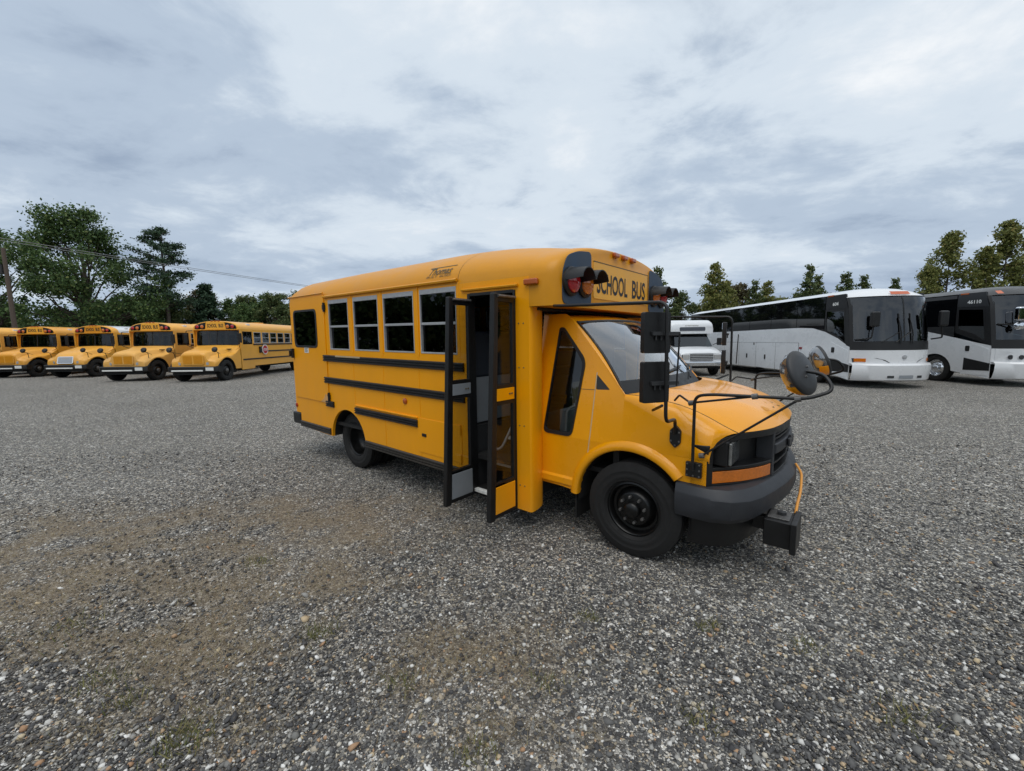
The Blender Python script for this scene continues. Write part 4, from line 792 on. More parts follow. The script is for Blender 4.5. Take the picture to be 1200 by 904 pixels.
# ------------------------------------------------------------------ motor coaches on the right
def coach(name, label, loc, rz, dark, num):
    b = tag(empty(name, loc, rz), label, 'coach', 'motor coaches parked on the right')
    W = 1.28; XE = -12.8; ROOF = CHAR if dark else WHT
    def xf(y, z): return -0.56 * (abs(y) / W) ** 2.6 - max(0, z - 1.2) * 0.13 - max(0, z - 2.75) * 0.35
    xs = lambda z: xf(W, z)
    bnd = [(-12.8, 1.92), (-9, 1.95), (-5, 1.99), (-3.0, 2.0), (-2.3, 1.97), (-1.7, 1.83), (-1.1, 1.60), (-0.45, 1.33)]
    if dark: bnd = [(-12.8, 1.95), (-4.0, 1.98), (-3.0, 1.86), (-2.0, 1.64), (-1.0, 1.40), (-0.45, 1.25)]
    AXF, AXR = (-2.35, -9.4) if dark else (-2.15, -9.4)
    for s in (-1, 1):
        mp_ = lambda u, v, d: (u, s * (W - d), v)
        af = [(AXF + 0.60 * math.cos(a), 0.42 + 0.58 * math.sin(a)) for a in np.linspace(math.pi, 0, 15)]
        arr = [(AXR + 0.60 * math.cos(a), 0.42 + 0.56 * math.sin(a)) for a in np.linspace(math.pi, 0, 15)]
        low = [(XE, 0.30)] + [(p[0], max(p[1], 0.28)) for p in arr] + [(p[0], max(p[1], 0.25)) for p in af] + [(xs(0.3), 0.25), (xs(1.30), 1.31)] + [(min(x, xs(z)), z) for x, z in bnd[::-1][1:]]
        MB().prism(low, mp_, 0, 0.03).build('lower_body', WHT, b)
        # glazing band: panes butted with narrow gaps over a dark backing
        MB().prism([(XE, 1.90), (-3.0, 1.94), (-1.9, 1.8), (xs(1.35), 1.30), (xs(3.0), 3.05), (XE, 3.05)], mp_, 0.02, 0.05).build('window_backing', BLK, b)
        edges = [-12.8, -11.2, -9.6, -8.0, -6.4, -4.8, -3.2, -1.75]
        for a, c in zip(edges, edges[1:]):
            n = 6; lo = [(a + 0.012 + (c - a - 0.024) * k / n, lerp(bnd, a + 0.012 + (c - a - 0.024) * k / n) + 0.006) for k in range(n + 1)]
            MB().prism(lo + [(c - 0.012, 3.06), (a + 0.012, 3.06)], mp_, 0.0, 0.02).build('window_pane', DARKG, b)
        dr = [(-1.73, 1.85), (-1.1, 1.61), (xs(1.42) - 0.14, 1.40), (xs(2.55) - 0.14, 2.56), (-1.73, 2.60)]
        MB().prism([(-1.73, 2.62), (xs(2.58) - 0.02, 2.58), (xs(3.02), 3.06), (-1.73, 3.06)], mp_, 0.0, 0.02).build('header_panel', CHAR if dark else BLK, b)
        dg = MB().prism(dr, mp_, -0.002, 0.02, [inset(dr, 0.07)]).build('door_window', BLK, b)
        MB().prism(inset(dr, 0.06), mp_, 0.008, 0.012).build('pane', GL_COACH, dg)
        MB().prism([(xs(1.42) - 0.138, 1.37), (xs(1.32) - 0.002, 1.33), (xs(2.58) - 0.002, 2.58), (xs(2.55) - 0.138, 2.56)], mp_, 0.0, 0.02).build('corner_pillar', BLK, b)
        if s < 0:
            # luggage doors, latches, lamp, entrance door lower vent
            dx = [-8.6, -7.2, -5.8, -4.4, -3.0]
            for a, c in zip(dx, dx[1:]):
                p = MB().prism(fillet(rect(a + 0.012, c - 0.012, 0.34, 1.42), 0.03, 2), mp_, -0.012, -0.001).build('luggage_door', WHT, b, bevel=0.006)
                MB().prism(fillet(rect((a + c) / 2 - 0.05, (a + c) / 2 + 0.05, 0.72, 0.92), 0.03), mp_, -0.022, -0.012).build('latch', BLK, p)
            for a in dx: MB().prism(rect(a - 0.010, a + 0.010, 0.33, 1.43), mp_, -0.003, -0.001).build('panel_gap', DGREY, b)
            MB().prism(rect(-8.6, -3.0, 1.425, 1.437), mp_, -0.003, -0.001).build('panel_gap', DGREY, b)
            p = MB().prism(rect(-11.9, -10.2, 0.5, 1.6), mp_, -0.012, -0.001).build('engine_door', WHT, b, bevel=0.006)
            for x, z, m_, w_, h_ in ((-6.0, 1.32, BLK, 0.08, 0.10), (-2.95, 1.20, mat('dull red reflector', (0.25, 0.03, 0.04), 0.4), 0.14, 0.08)):
                MB().prism(rect(x, x + w_, z, z + h_), mp_, -0.02, -0.001).build('side_marker', m_, b, bevel=0.004)
            d = MB().prism(fillet([(-1.42, 0.34), (xs(0.6) - 0.05, 0.34), (xs(0.9) - 0.05, 1.20), (-1.42, 1.50)], 0.03, 2), mp_, -0.010, -0.001).build('entrance_door', WHT, b, bevel=0.006)
            MB().prism([(-1.35, 0.48), (-0.55, 0.50), (-0.55, 0.74), (-1.35, 0.90)], mp_, -0.016, -0.009).build('side_vent', BLK, d, bevel=0.004)
            MB().prism(fillet(rect(-1.33, -1.20, 1.12, 1.30), 0.03), mp_, -0.022, -0.009).build('handle', BLK, d)
    text('fleet_number', num, STICK, b, lambda u, v, d: (-1.42 + u, -W - 0.004, 2.70 + v), 0.085 * len(num), 0.12, bold=0.03)
    MB().box(-1.65, -1.40, -W - 0.02, -W + 0.02, 3.02, 3.07).build('side_marker', AMBM, b, bevel=0.006)
    MB().box(XE - 0.02, XE + 0.04, -W, W, 0.35, 3.05).build('rear_wall', WHT, b, bevel=0.01)
    # roof
    zr = lambda y: 3.055 + 0.22 * (1 - (abs(y) / W) ** 2.6)
    Y = [-W + 2 * W * k / 24 for k in range(25)]; rows = [[(XE, y, zr(y)) for y in Y], [(-8, y, zr(y)) for y in Y], [(-4, y, zr(y)) for y in Y]]
    for k in range(13):
        t = k / 12; rows.append([])
        for y in Y:
            xe = xf(y, 2.92); x = -1.9 + (xe + 1.9) * t; z = zr(y) - (zr(y) - 2.93) * t ** 3.2; rows[-1].append((x, y, z))
    MB().loft(rows).build('roof', ROOF, b, smooth=50)
    def patch(y0, y1, z0, z1, off=0.0, n=16, mz=6):
        return MB().loft([[(xf(y0 + (y1 - y0) * i / n, z0 + (z1 - z0) * k / mz) + off, y0 + (y1 - y0) * i / n, z0 + (z1 - z0) * k / mz) for i in range(n + 1)] for k in range(mz + 1)])
    for ya, yb in ((-W + 0.05, -0.012), (0.012, W - 0.05)): patch(ya, yb, 1.50, 2.90, 0.004).build('windshield', GL_COACH, b, smooth=60)
    patch(-0.02, 0.02, 1.5, 2.92, 0.010, 2).build('windshield_divider', BLK, b)
    for s in (-1, 1): patch(s * (W - 0.07), s * W, 1.3, 2.93, 0.006, 2).build('corner_pillar', BLK, b)
    patch(-W, W, 1.22, 1.52, 0.002, 20, 2).build('dash_band', BLK, b, smooth=60)
    patch(-W, W, 0.72, 1.23, 0.0, 20, 3).build('front_panel', WHT, b, smooth=60)
    secs = []
    for y in Y:
        x = xf(y, 0.5); secs.append([(x - 0.02, y, 0.80), (x + 0.10, y, 0.79), (x + 0.15, y, 0.74), (x + 0.14, y, 0.50), (x + 0.09, y, 0.28), (x + 0.03, y, 0.24), (x - 0.2, y, 0.24)])
    MB().loft(secs, cap=False).build('front_bumper', WHT, b, smooth=40)
    patch(-0.22, 0.22, 0.34, 0.47, 0.125, 6, 1).build('number_plate', PANEL, b)
    for y in (-0.45, 0.45): patch(y - 0.09, y + 0.09, 0.35, 0.43, 0.122, 4, 1).build('fog_lamp', DGREY, b)
    MB().lathe([(0.07, 0.0), (0.07, 0.02), (0.05, 0.026), (0, 0.026)], (xf(0, 1.0), 0, 1.0), (1, 0, 0), 16).build('emblem', ALU, b)
    for s in (-1, 1):
        if dark:
            hp = [(s * 0.55, 0.86), (s * 1.22, 0.86), (s * 1.22, 1.20), (s * 0.98, 1.12)]
            h = MB().prism(hp, lambda u, v, d: (xf(u, v) + d, u, v), -0.02, 0.01).build('headlight', WHT, b)
            for y in (0.98, 0.78): MB().lathe([(0.07, 0), (0.07, 0.03), (0.05, 0.035), (0, 0.02)], (xf(y, 0.95), s * y, 0.95), (1, 0, 0), 14).build('lens', DGREY, h)
        else:
            hp = [(s * 0.42, 0.83), (s * 1.22, 0.83), (s * 1.24, 0.96), (s * 0.75, 0.97), (s * 0.55, 0.91)]
            h = MB().prism(hp, lambda u, v, d: (xf(u, v) + d, u, v), -0.02, 0.014).build('headlight', DGREY, b)
            MB().prism(rect(min(s * 0.98, s * 1.2), max(s * 0.98, s * 1.2), 0.845, 0.955), lambda u, v, d: (xf(u, v) + d, u, v), 0.0, 0.018).build('lens', AMBL, h)
        # mirror arm
        if dark:
            tube('mirror_arm', BLK, b, bend([(-0.5, s * 1.25, 2.0), (0.05, s * 1.22, 1.95), (0.05, s * 1.2, 2.3)], 0.06), 0.025, 8)
            MB().box(0.0, 0.16, s * 1.2 - 0.16, s * 1.2 + 0.16, 2.08, 2.50).build('mirror', CHROME, b, bevel=0.05, seg=3)
            MB().lathe([(0.12, -0.05), (0.13, 0), (0.10, 0.07), (0, 0.1)], (0.05, s * 1.2, 1.92), (1, 0, 0), 16).build('spot_mirror', CHROME, b, smooth=50)
        else:
            tube('mirror_arm', BLK, b, bend([(-0.45, s * 1.24, 1.55), (0.02, s * 1.10, 1.60), (0.02, s * 1.06, 2.0)], 0.06), 0.022, 8)
            MB().box(-0.02, 0.12, s * 1.06 - 0.13, s * 1.06 + 0.13, 1.95, 2.42).build('mirror', BLK, b, bevel=0.05, seg=3)
    for y in (-0.14, 0.22):
        MB().tube([(xf(y, 1.4) + 0.04, y - 0.0, 1.42), (xf(y, 1.8) + 0.04, y + 0.02, 1.78), (xf(y, 2.2) + 0.03, y - 0.06, 2.22)], 0.016, 6).tube([(xf(y, 1.55) + 0.03, y - 0.02, 1.52), (xf(y, 2.35) + 0.02, y - 0.04, 2.36)], 0.014, 6).tube([(xf(y - .5, 1.5) + 0.03, y - 0.5, 1.47), (xf(y, 1.8) + 0.03, y, 1.8)], 0.010, 6).build('wiper', BLK, b, smooth=60)
    ml = ((-0.3, 0.3),) if not dark else ((-1.12, -1.02), (-0.45, -0.33), (-0.12, 0.0), (0.25, 0.37))
    for ya, yb in ml:
        zz = 3.0 if not dark else 3.08
        MB().loft([[(xf(y, 2.95) + 0.005 - q * 0.13, y, 2.975 + q * 0.13) for y in (ya, (ya + yb) / 2, yb)] for q in (0.0, 0.75)]).build('clearance_lamp', mat('orange lamp', (0.55, 0.12, 0.04), 0.3), b)
    for s in (-1, 1):
        MB().box(-2.6, -2.0, min(s * 0.3, s * 0.8), max(s * 0.3, s * 0.8), 1.0, 2.0).build('front_seat', SEAT, b, bevel=0.05)
        MB().box(-12, -0.9, min(s * 1.0, s * 1.1), max(s * 1.0, s * 1.1), 0.35, 0.42).build('sill_frame', FLOORB, b)
        wheel(b, AXF, s * 1.10, s, 0.49, 0.30, 0.28, CHROME if dark else ALU, 'convex', 10, CHROME, n=28)
        wheel(b, AXR, s * 1.08, s, 0.49, 0.30, 0.28, ALU, 'dish', 0, n=28)
        for ax in (AXF, AXR): MB().loft([[(ax + 0.6 * math.cos(a), s * yy, 0.42 + 0.57 * math.sin(a)) for yy in (1.26, 0.75)] for a in np.linspace(math.pi, 0, 12)]).build('wheel_well', FLOORB, b)
    MB().box(-3.4, -0.75, -1.2, 1.2, 1.15, 1.25).box(-3.45, -3.35, -1.2, 1.2, 1.25, 3.0).build('cab_floor', DGREY, b)
    MB().box(-12.6, -0.8, -1.0, 1.0, 0.45, 0.6).build('underbody', FLOORB, b)
    return b
coach('motor_coach', 'white motor coach with a long black window band, parked behind the short bus', (12.3, 13.1, 0), R(-90), False, '604')
coach('motor_coach', 'charcoal-roofed white motor coach with chrome mirror, cut off at the right edge', (16.75, 12.95, 0), R(-90), True, '46110')

# ------------------------------------------------------------------ white shuttle bus between the short bus and the coach
def shuttle():
    b = tag(empty('shuttle_bus', (8.25, 18.9, 0), R(-90)), 'small white cutaway shuttle bus seen between the flat mirrors and the white coach', 'bus')
    W = 1.05
    def sec(x, top, low, k=1.0):
        pts = [(x, -W * k, low), (x, -W * k, top - 0.22)]
        pts += [(x, -W * k + 0.22 * (1 - math.cos(R(a))), top - 0.22 + 0.22 * math.sin(R(a))) for a in (22, 45, 67, 90)]
        return pts + [(x, -y, z) for x, y, z in pts[::-1]]
    m = MB().loft([sec(-5.5, 2.50, 0.45), sec(-1.2, 2.50, 0.45)]); m.f.append(tuple(range(12))); m.build('body', WHT2, b, smooth=40)
    cp = MB().loft([sec(-1.2, 2.50, 1.90), sec(-0.7, 2.47, 1.86), sec(-0.5, 2.40, 1.85, 0.97), sec(-0.38, 2.28, 1.86, 0.93)]); n = len(cp.v); cp.f.append(tuple(range(n - 12, n))); cpo = cp.build('front_cap', WHT2, b, smooth=50)
    MB().prism(fillet(rect(-0.55, 0.62, 1.99, 2.16), 0.05), lambda u, v, d: (-0.376 + d, u, v), 0, 0.01).build('cap_window', mat('grey cap glass', (0.10, 0.11, 0.13), 0.1, coat=0.5), cpo)
    text('maker_lettering', 'STARTRANS', INKF, cpo, lambda u, v, d: (-0.37, -0.3 + u, 2.20 + v), 0.6, 0.05)
    MB().prism(fillet([(-0.86, 1.28), (0.86, 1.28), (0.74, 1.82), (-0.74, 1.82)], 0.06), lambda u, v, d: (-0.05 - (v - 1.28) * 0.75 - 0.12 * u * u + d, u, v), 0, 0.01).build('windshield', GL_COACH, b)
    secs = []
    for x, zt_, wd in ((-1.2, 1.30, 0.95), (-0.1, 1.28, 0.95), (0.35, 1.20, 0.93), (0.62, 1.12, 0.90), (0.72, 1.02, 0.86)):
        secs.append([(x, -wd, 0.55), (x, -wd, zt_ - 0.12), (x, -wd + 0.10, zt_ - 0.03), (x, -0.3, zt_), (x, 0.3, zt_), (x, wd - 0.10, zt_ - 0.03), (x, wd, zt_ - 0.12), (x, wd, 0.55)])
    hb = MB().loft(secs); hb.f.append(tuple(range(len(hb.v) - 8, len(hb.v)))); hb.build('hood', WHT2, b, smooth=40)
    for s in (-1, 1): MB().loft([[(-0.95, s * 1.0, z), (-0.15, s * 0.95, z), ] for z in (1.2, 1.32)]).build('cowl_side', WHT2, b); MB().box(-1.2, -0.75, min(s * 0.85, s * 0.9), max(s * 0.85, s * 0.9), 1.3, 1.9).build('door_pillar', WHT2, b)
    g = MB().box(0.70, 0.76, -0.50, 0.50, 0.68, 0.98).build('grille', BLK, b, bevel=0.02)
    for z in (0.72, 0.79, 0.86, 0.93): MB().box(0.755, 0.785, -0.5, 0.5, z - 0.018, z + 0.018).build('grille_bar', CHROME, g, bevel=0.006)
    for s in (-1, 1):
        MB().box(0.68, 0.76, min(s * 0.54, s * 0.84), max(s * 0.54, s * 0.84), 0.74, 0.95).build('headlight', LENSC, b, bevel=0.02)
        MB().box(0.70, 0.75, min(s * 0.76, s * 0.86), max(s * 0.76, s * 0.86), 0.74, 0.95).build('turn_signal', DGREY, b, bevel=0.01)
        tube('mirror_arm', BLK, b, [(-0.3, s * 0.95, 1.35), (-0.22, s * 1.18, 1.45)], 0.015, 6)
        MB().box(-0.26, -0.16, s * 1.20 - 0.10, s * 1.20 + 0.10, 1.33, 1.66).build('mirror', BLK, b, bevel=0.03)
        wheel(b, 0.0, s * 0.86, s, 0.375, 0.215, 0.22, ALU, 'convex', 0, n=24)
        wheel(b, -3.9, s * 0.90, s, 0.375, 0.215, 0.22, ALU, 'dish', 0, n=24)
    MB().box(0.72, 0.90, -0.98, 0.98, 0.45, 0.64).build('front_bumper', CHROME, b, bevel=0.04, seg=3)
    MB().box(-5.4, 0.7, -0.75, 0.75, 0.35, 0.56).build('chassis', FLOORB, b)
shuttle()

# ------------------------------------------------------------------ gravel ground
def px_ground(px, py):
    d = fwd + r2 * ((px - 600) / F_PX) - u2 * ((py - 452) / F_PX); t = -CAM_H / d.z; return d.x * t, d.y * t
DIRT = []
for px, py, rx, ry, amt in ((190, 622, 2.0, 0.55, 1.2), (40, 690, 1.2, 0.40, 1.0), (330, 690, 0.8, 0.30, 0.8), (560, 770, 0.45, 0.34, 0.95), (420, 590, 1.2, 0.35, 0.5), (250, 760, 0.5, 0.25, 0.7), (120, 760, 0.6, 0.22, 0.6), (640, 860, 0.35, 0.10, 0.6), (250, 850, 0.35, 0.16, 0.6), (430, 640, 0.7, 0.3, 0.4), (60, 850, 0.4, 0.15, 0.5), (1060, 850, 0.25, 0.10, 0.4)):
    gx, gy = px_ground(px, py); DIRT.append((gx, gy, rx, ry, amt))
def dirt_at(x, y):
    v = 0.0
    for gx, gy, rx, ry, amt in DIRT:
        q = ((x - gx) / rx) ** 2 + ((y - gy) / ry) ** 2
        if q < 6: v += amt * math.exp(-q)
    if v < 0.02: return 0.0
    n = noise.fractal(Vector((x * 2.2, y * 3.2, 3.3)), 0.7, 2.1, 6)
    return max(0.0, min(1.0, v * (0.75 + 1.25 * n) * 1.15))
def gravel_material():
    m = bpy.data.materials.new('gravel'); m.use_nodes = True; t = m.node_tree; b = t.nodes['Principled BSDF']; b.inputs['Roughness'].default_value = 0.85; b.inputs['Specular IOR Level'].default_value = 0.3
    nd = lambda k: t.nodes.new(k); lk = t.links.new
    co = nd('ShaderNodeTexCoord')
    def vor(scale, feat='F1'):
        v = nd('ShaderNodeTexVoronoi'); v.feature = feat; v.inputs['Scale'].default_value = scale; lk(co.outputs['Object'], v.inputs['Vector']); return v
    def ramp(src, stops):
        r = nd('ShaderNodeValToRGB'); e = r.color_ramp; e.interpolation = 'LINEAR'
        e.elements[0].position, e.elements[0].color = stops[0][0], (*stops[0][1], 1); e.elements[1].position, e.elements[1].color = stops[-1][0], (*stops[-1][1], 1)
        for p, c in stops[1:-1]: q = e.elements.new(p); q.color = (*c, 1)
        lk(src, r.inputs[0]); return r.outputs[0]
    stones = [(0.0, (0.051, 0.050, 0.050)), (0.32, (0.086, 0.084, 0.081)), (0.55, (0.153, 0.148, 0.137)), (0.72, (0.265, 0.252, 0.228)), (0.83, (0.367, 0.313, 0.228)), (0.90, (0.529, 0.505, 0.457)), (1.0, (0.712, 0.687, 0.635))]
    def mixc(f, a, bb):
        mi = nd('ShaderNodeMix'); mi.data_type = 'RGBA'
        if isinstance(f, float): mi.inputs[0].default_value = f
        else: lk(f, mi.inputs[0])
        lk(a, mi.inputs[6])
        if isinstance(bb, tuple): mi.inputs[7].default_value = (*bb, 1)
        else: lk(bb, mi.inputs[7])
        return mi.outputs[2]
    v1, v2 = vor(52), vor(115)
    s1 = nd('ShaderNodeSeparateColor'); lk(v1.outputs['Color'], s1.inputs[0]); s2 = nd('ShaderNodeSeparateColor'); lk(v2.outputs['Color'], s2.inputs[0])
    c1 = ramp(s1.outputs[0], stones); c2 = ramp(s2.outputs[0], stones)
    th = nd('ShaderNodeMath'); th.operation = 'GREATER_THAN'; lk(s1.outputs[1], th.inputs[0]); th.inputs[1].default_value = 0.62
    c = mixc(th.outputs[0], c2, c1)
    n = nd('ShaderNodeTexNoise'); n.inputs['Scale'].default_value = 0.35; n.inputs['Detail'].default_value = 7; n.inputs['Roughness'].default_value = 0.6; lk(co.outputs['Object'], n.inputs['Vector'])
    mr = nd('ShaderNodeMapRange'); mr.inputs[1].default_value = 0.3; mr.inputs[2].default_value = 0.7; mr.inputs[3].default_value = 0.95; mr.inputs[4].default_value = 1.22; lk(n.outputs['Fac'], mr.inputs[0])
    ng = nd('ShaderNodeTexNoise'); ng.inputs['Scale'].default_value = 9; ng.inputs['Detail'].default_value = 10; ng.inputs['Roughness'].default_value = 0.85; lk(co.outputs['Object'], ng.inputs['Vector'])
    mg = nd('ShaderNodeMapRange'); mg.inputs[1].default_value = 0.34; mg.inputs[2].default_value = 0.66; mg.inputs[3].default_value = 0.5; mg.inputs[4].default_value = 1.55; lk(ng.outputs['Fac'], mg.inputs[0])
    mq = nd('ShaderNodeMath'); mq.operation = 'MULTIPLY'; lk(mr.outputs[0], mq.inputs[0]); lk(mg.outputs[0], mq.inputs[1])
    vm = nd('ShaderNodeVectorMath'); vm.operation = 'SCALE'; lk(c, vm.inputs[0]); lk(mq.outputs[0], vm.inputs['Scale'])
    at = nd('ShaderNodeAttribute'); at.attribute_name = 'dirt'
    n2_ = nd('ShaderNodeTexNoise'); n2_.inputs['Scale'].default_value = 28; n2_.inputs['Detail'].default_value = 5; lk(co.outputs['Object'], n2_.inputs['Vector'])
    dc = ramp(n2_.outputs['Fac'], [(0.3, (0.125, 0.094, 0.062)), (0.5, (0.25, 0.195, 0.13)), (0.7, (0.38, 0.31, 0.21))])
    mm = nd('ShaderNodeMath'); mm.operation = 'MULTIPLY'; lk(at.outputs['Fac'], mm.inputs[0]); mm.inputs[1].default_value = 0.72
    c = mixc(mm.outputs[0], vm.outputs[0], dc)
    # faint brown dust everywhere
    n3_ = nd('ShaderNodeTexNoise'); n3_.inputs['Scale'].default_value = 0.8; n3_.inputs['Detail'].default_value = 8; n3_.inputs['Roughness'].default_value = 0.7; lk(co.outputs['Object'], n3_.inputs['Vector'])
    mr3 = nd('ShaderNodeMapRange'); mr3.inputs[1].default_value = 0.5; mr3.inputs[2].default_value = 0.75; mr3.inputs[3].default_value = 0.0; mr3.inputs[4].default_value = 0.15; lk(n3_.outputs['Fac'], mr3.inputs[0])
    c = mixc(mr3.outputs[0], c, (0.185, 0.16, 0.125))
    lk(c, b.inputs['Base Color'])
    ad = nd('ShaderNodeMath'); ad.operation = 'ADD'; lk(v1.outputs['Distance'], ad.inputs[0]); lk(v2.outputs['Distance'], ad.inputs[1])
    bp = nd('ShaderNodeBump'); bp.invert = True; bp.inputs['Strength'].default_value = 0.9; bp.inputs['Distance'].default_value = 0.012; lk(ad.outputs[0], bp.inputs['Height']); lk(bp.outputs[0], b.inputs['Normal'])
    return m
def axis(lo, hi, fine0, fine1, step):
    a = list(np.arange(fine0, fine1 + 1e-6, step)); g = step; p = fine1
    while p < hi: g *= 1.35; p += g; a.append(p)
    g = step; p = fine0
    while p > lo: g *= 1.35; p -= g; a.insert(0, p)
    return [float(q) for q in a]
gx_, gy_ = axis(-1200, 1200, -9, 9, 0.12), axis(-400, 1500, 0.6, 10, 0.12)
gv = []; ga = []
for y in gy_:
    for x in gx_:
        near = max(0.0, 1 - max(0, math.hypot(x, y - 4) - 6) / 6)
        gv.append((x, y, 0.010 * near * noise.noise(Vector((x * 0.9, y * 0.9, 0.2))) - 0.004 * near)); ga.append(dirt_at(x, y) if near > 0 else 0.0)
nx = len(gx_); gf = [(j * nx + i, j * nx + i + 1, (j + 1) * nx + i + 1, (j + 1) * nx + i) for j in range(len(gy_) - 1) for i in range(nx - 1)]
me = bpy.data.meshes.new('ground'); me.from_pydata(gv, [], gf); me.materials.append(gravel_material()); me.polygons.foreach_set('use_smooth', [True] * len(me.polygons))
at_ = me.attributes.new('dirt', 'FLOAT', 'POINT'); at_.data.foreach_set('value', ga)
tag(bpy.data.objects.new('ground', me), kind='structure'); col.objects.link(bpy.data.objects['ground'])

def island_mat(name, stops, rough=0.8, trans=0.0, spec=0.3):
    """every loose piece takes its own colour from the ramp"""
    m = bpy.data.materials.new(name); m.use_nodes = True; t = m.node_tree; b = t.nodes['Principled BSDF']; b.inputs['Roughness'].default_value = rough; b.inputs['Specular IOR Level'].default_value = spec
    g = t.nodes.new('ShaderNodeNewGeometry'); r = t.nodes.new('ShaderNodeValToRGB'); e = r.color_ramp
    e.elements[0].position, e.elements[0].color = stops[0][0], (*stops[0][1], 1); e.elements[1].position, e.elements[1].color = stops[-1][0], (*stops[-1][1], 1)
    for p, c in stops[1:-1]: q = e.elements.new(p); q.color = (*c, 1)
    t.links.new(g.outputs['Random Per Island'], r.inputs[0]); t.links.new(r.outputs[0], b.inputs['Base Color'])
    if trans:
        tr = t.nodes.new('ShaderNodeBsdfTranslucent'); t.links.new(r.outputs[0], tr.inputs[0]); mi = t.nodes.new('ShaderNodeMixShader'); mi.inputs[0].default_value = trans
        t.links.new(b.outputs[0], mi.inputs[1]); t.links.new(tr.outputs[0], mi.inputs[2]); t.links.new(mi.outputs[0], t.nodes['Material Output'].inputs[0])
    return m
STONE = island_mat('loose stones', [(0.0, (0.051, 0.050, 0.052)), (0.33, (0.084, 0.082, 0.082)), (0.55, (0.137, 0.134, 0.128)), (0.70, (0.234, 0.228, 0.210)), (0.80, (0.376, 0.363, 0.336)), (0.86, (0.407, 0.323, 0.210)), (0.885, (0.367, 0.212, 0.120)), (0.905, (0.529, 0.435, 0.281)), (0.92, (0.509, 0.495, 0.461)), (1.0, (0.753, 0.738, 0.702))], 0.75)
def np_mesh(name, V, Fq, m, smooth=False):
    me = bpy.data.meshes.new(name); k = Fq.shape[1]
    me.vertices.add(len(V)); me.vertices.foreach_set('co', V.astype(np.float32).ravel())
    me.loops.add(Fq.size); me.loops.foreach_set('vertex_index', Fq.astype(np.int32).ravel())
    me.polygons.add(len(Fq)); me.polygons.foreach_set('loop_start', np.arange(0, Fq.size, k, dtype=np.int32)); me.polygons.foreach_set('loop_total', np.full(len(Fq), k, dtype=np.int32))
    me.update(calc_edges=True); me.materials.append(m)
    if smooth: me.polygons.foreach_set('use_smooth', [True] * len(Fq))
    return me
rng = np.random.default_rng(7)
def scatter(n, y0, y1, pw, keep):
    u = rng.random(n); y = (y0 ** (1 - pw) + u * (y1 ** (1 - pw) - y0 ** (1 - pw))) ** (1 / (1 - pw)) if abs(pw - 1) > 1e-3 else y0 * (y1 / y0) ** u
    x = (rng.random(n) * 2 - 1) * (1.32 * y + 0.35); m = np.array([rng.random() < keep(a, b) for a, b in zip(x, y)]); return x[m], y[m]
ico_b = bmesh.new(); bmesh.ops.create_icosphere(ico_b, subdivisions=1, radius=1.0); IV = np.array([v.co[:] for v in ico_b.verts]); IFc = np.array([[v.index for v in f.verts] for f in ico_b.faces]); ico_b.free()
sx, sy = scatter(98000, 1.15, 6.5, 1.30, lambda a, b: 1.0 - 0.62 * dirt_at(a, b))
n = len(sx); rad = np.clip(rng.lognormal(math.log(0.0050), 0.45, n), 0.0028, 0.015); rad[rng.random(n) < 0.015] *= 1.9; rad = np.minimum(rad, 0.024)
scl = np.stack([rad * rng.uniform(0.8, 1.35, n), rad * rng.uniform(0.7, 1.1, n), rad * rng.uniform(0.45, 0.8, n)], 1)
ang = rng.random(n) * 2 * math.pi; ca, sa = np.cos(ang), np.sin(ang)
P = IV[None] * scl[:, None, :] * rng.uniform(0.62, 1.35, (n, 12, 1))
tilt = rng.normal(0, 0.25, (n, 2)); P[:, :, 2] += P[:, :, 0] * tilt[:, :1] + P[:, :, 1] * tilt[:, 1:]
Q = np.empty_like(P); Q[:, :, 0] = P[:, :, 0] * ca[:, None] - P[:, :, 1] * sa[:, None] + sx[:, None]; Q[:, :, 1] = P[:, :, 0] * sa[:, None] + P[:, :, 1] * ca[:, None] + sy[:, None]; Q[:, :, 2] = P[:, :, 2] + (scl[:, 2] * 0.35 - 0.002)[:, None]
o = bpy.data.objects.new('gravel', np_mesh('gravel', Q.reshape(-1, 3), (IFc[None] + (np.arange(n) * 12)[:, None, None]).reshape(-1, 3), STONE, False)); col.objects.link(o)
tag(o, 'loose grey and tan gravel stones covering the lot', 'gravel', kind='stuff')
# short dead grass in the dirt patches and small green weeds
def blades(name, pts, h, wd, m, lean=0.6):
    n = len(pts); a = rng.random(n) * 2 * math.pi; b = rng.random(n) * 2 * math.pi; hh = h * rng.uniform(0.5, 1.3, n); ww = wd * rng.uniform(0.7, 1.3, n); le = lean * rng.uniform(0.2, 1.2, n) * hh
    base = np.array(pts); d = np.stack([np.cos(a), np.sin(a), a * 0], 1); l = np.stack([np.cos(b) * le, np.sin(b) * le, hh], 1)
    V = np.stack([base - d * ww[:, None], base + d * ww[:, None], base + l * 0.6 + d * ww[:, None] * 0.7, base + l, ], 1)
    o = bpy.data.objects.new(name, np_mesh(name, V.reshape(-1, 3), np.arange(n * 4).reshape(-1, 4), m)); col.objects.link(o); return o
DRY = island_mat('dry grass', [(0, (0.13, 0.095, 0.055)), (0.5, (0.27, 0.21, 0.125)), (0.85, (0.40, 0.33, 0.20)), (1, (0.22, 0.22, 0.09))], 0.9, 0.2)
WEED = island_mat('small weeds', [(0, (0.09, 0.11, 0.035)), (0.5, (0.19, 0.19, 0.07)), (1, (0.32, 0.28, 0.13))], 0.8, 0.25)
dx_, dy_ = scatter(150000, 1.15, 6.5, 1.2, lambda a, b: max(0, dirt_at(a, b) - 0.12) * 0.9)
tag(blades('dry_grass', [(a, b, 0.0) for a, b in zip(dx_, dy_)], 0.020, 0.0015, DRY, 1.8), 'short brown dead grass in the bare dirt patches', 'grass', kind='stuff')
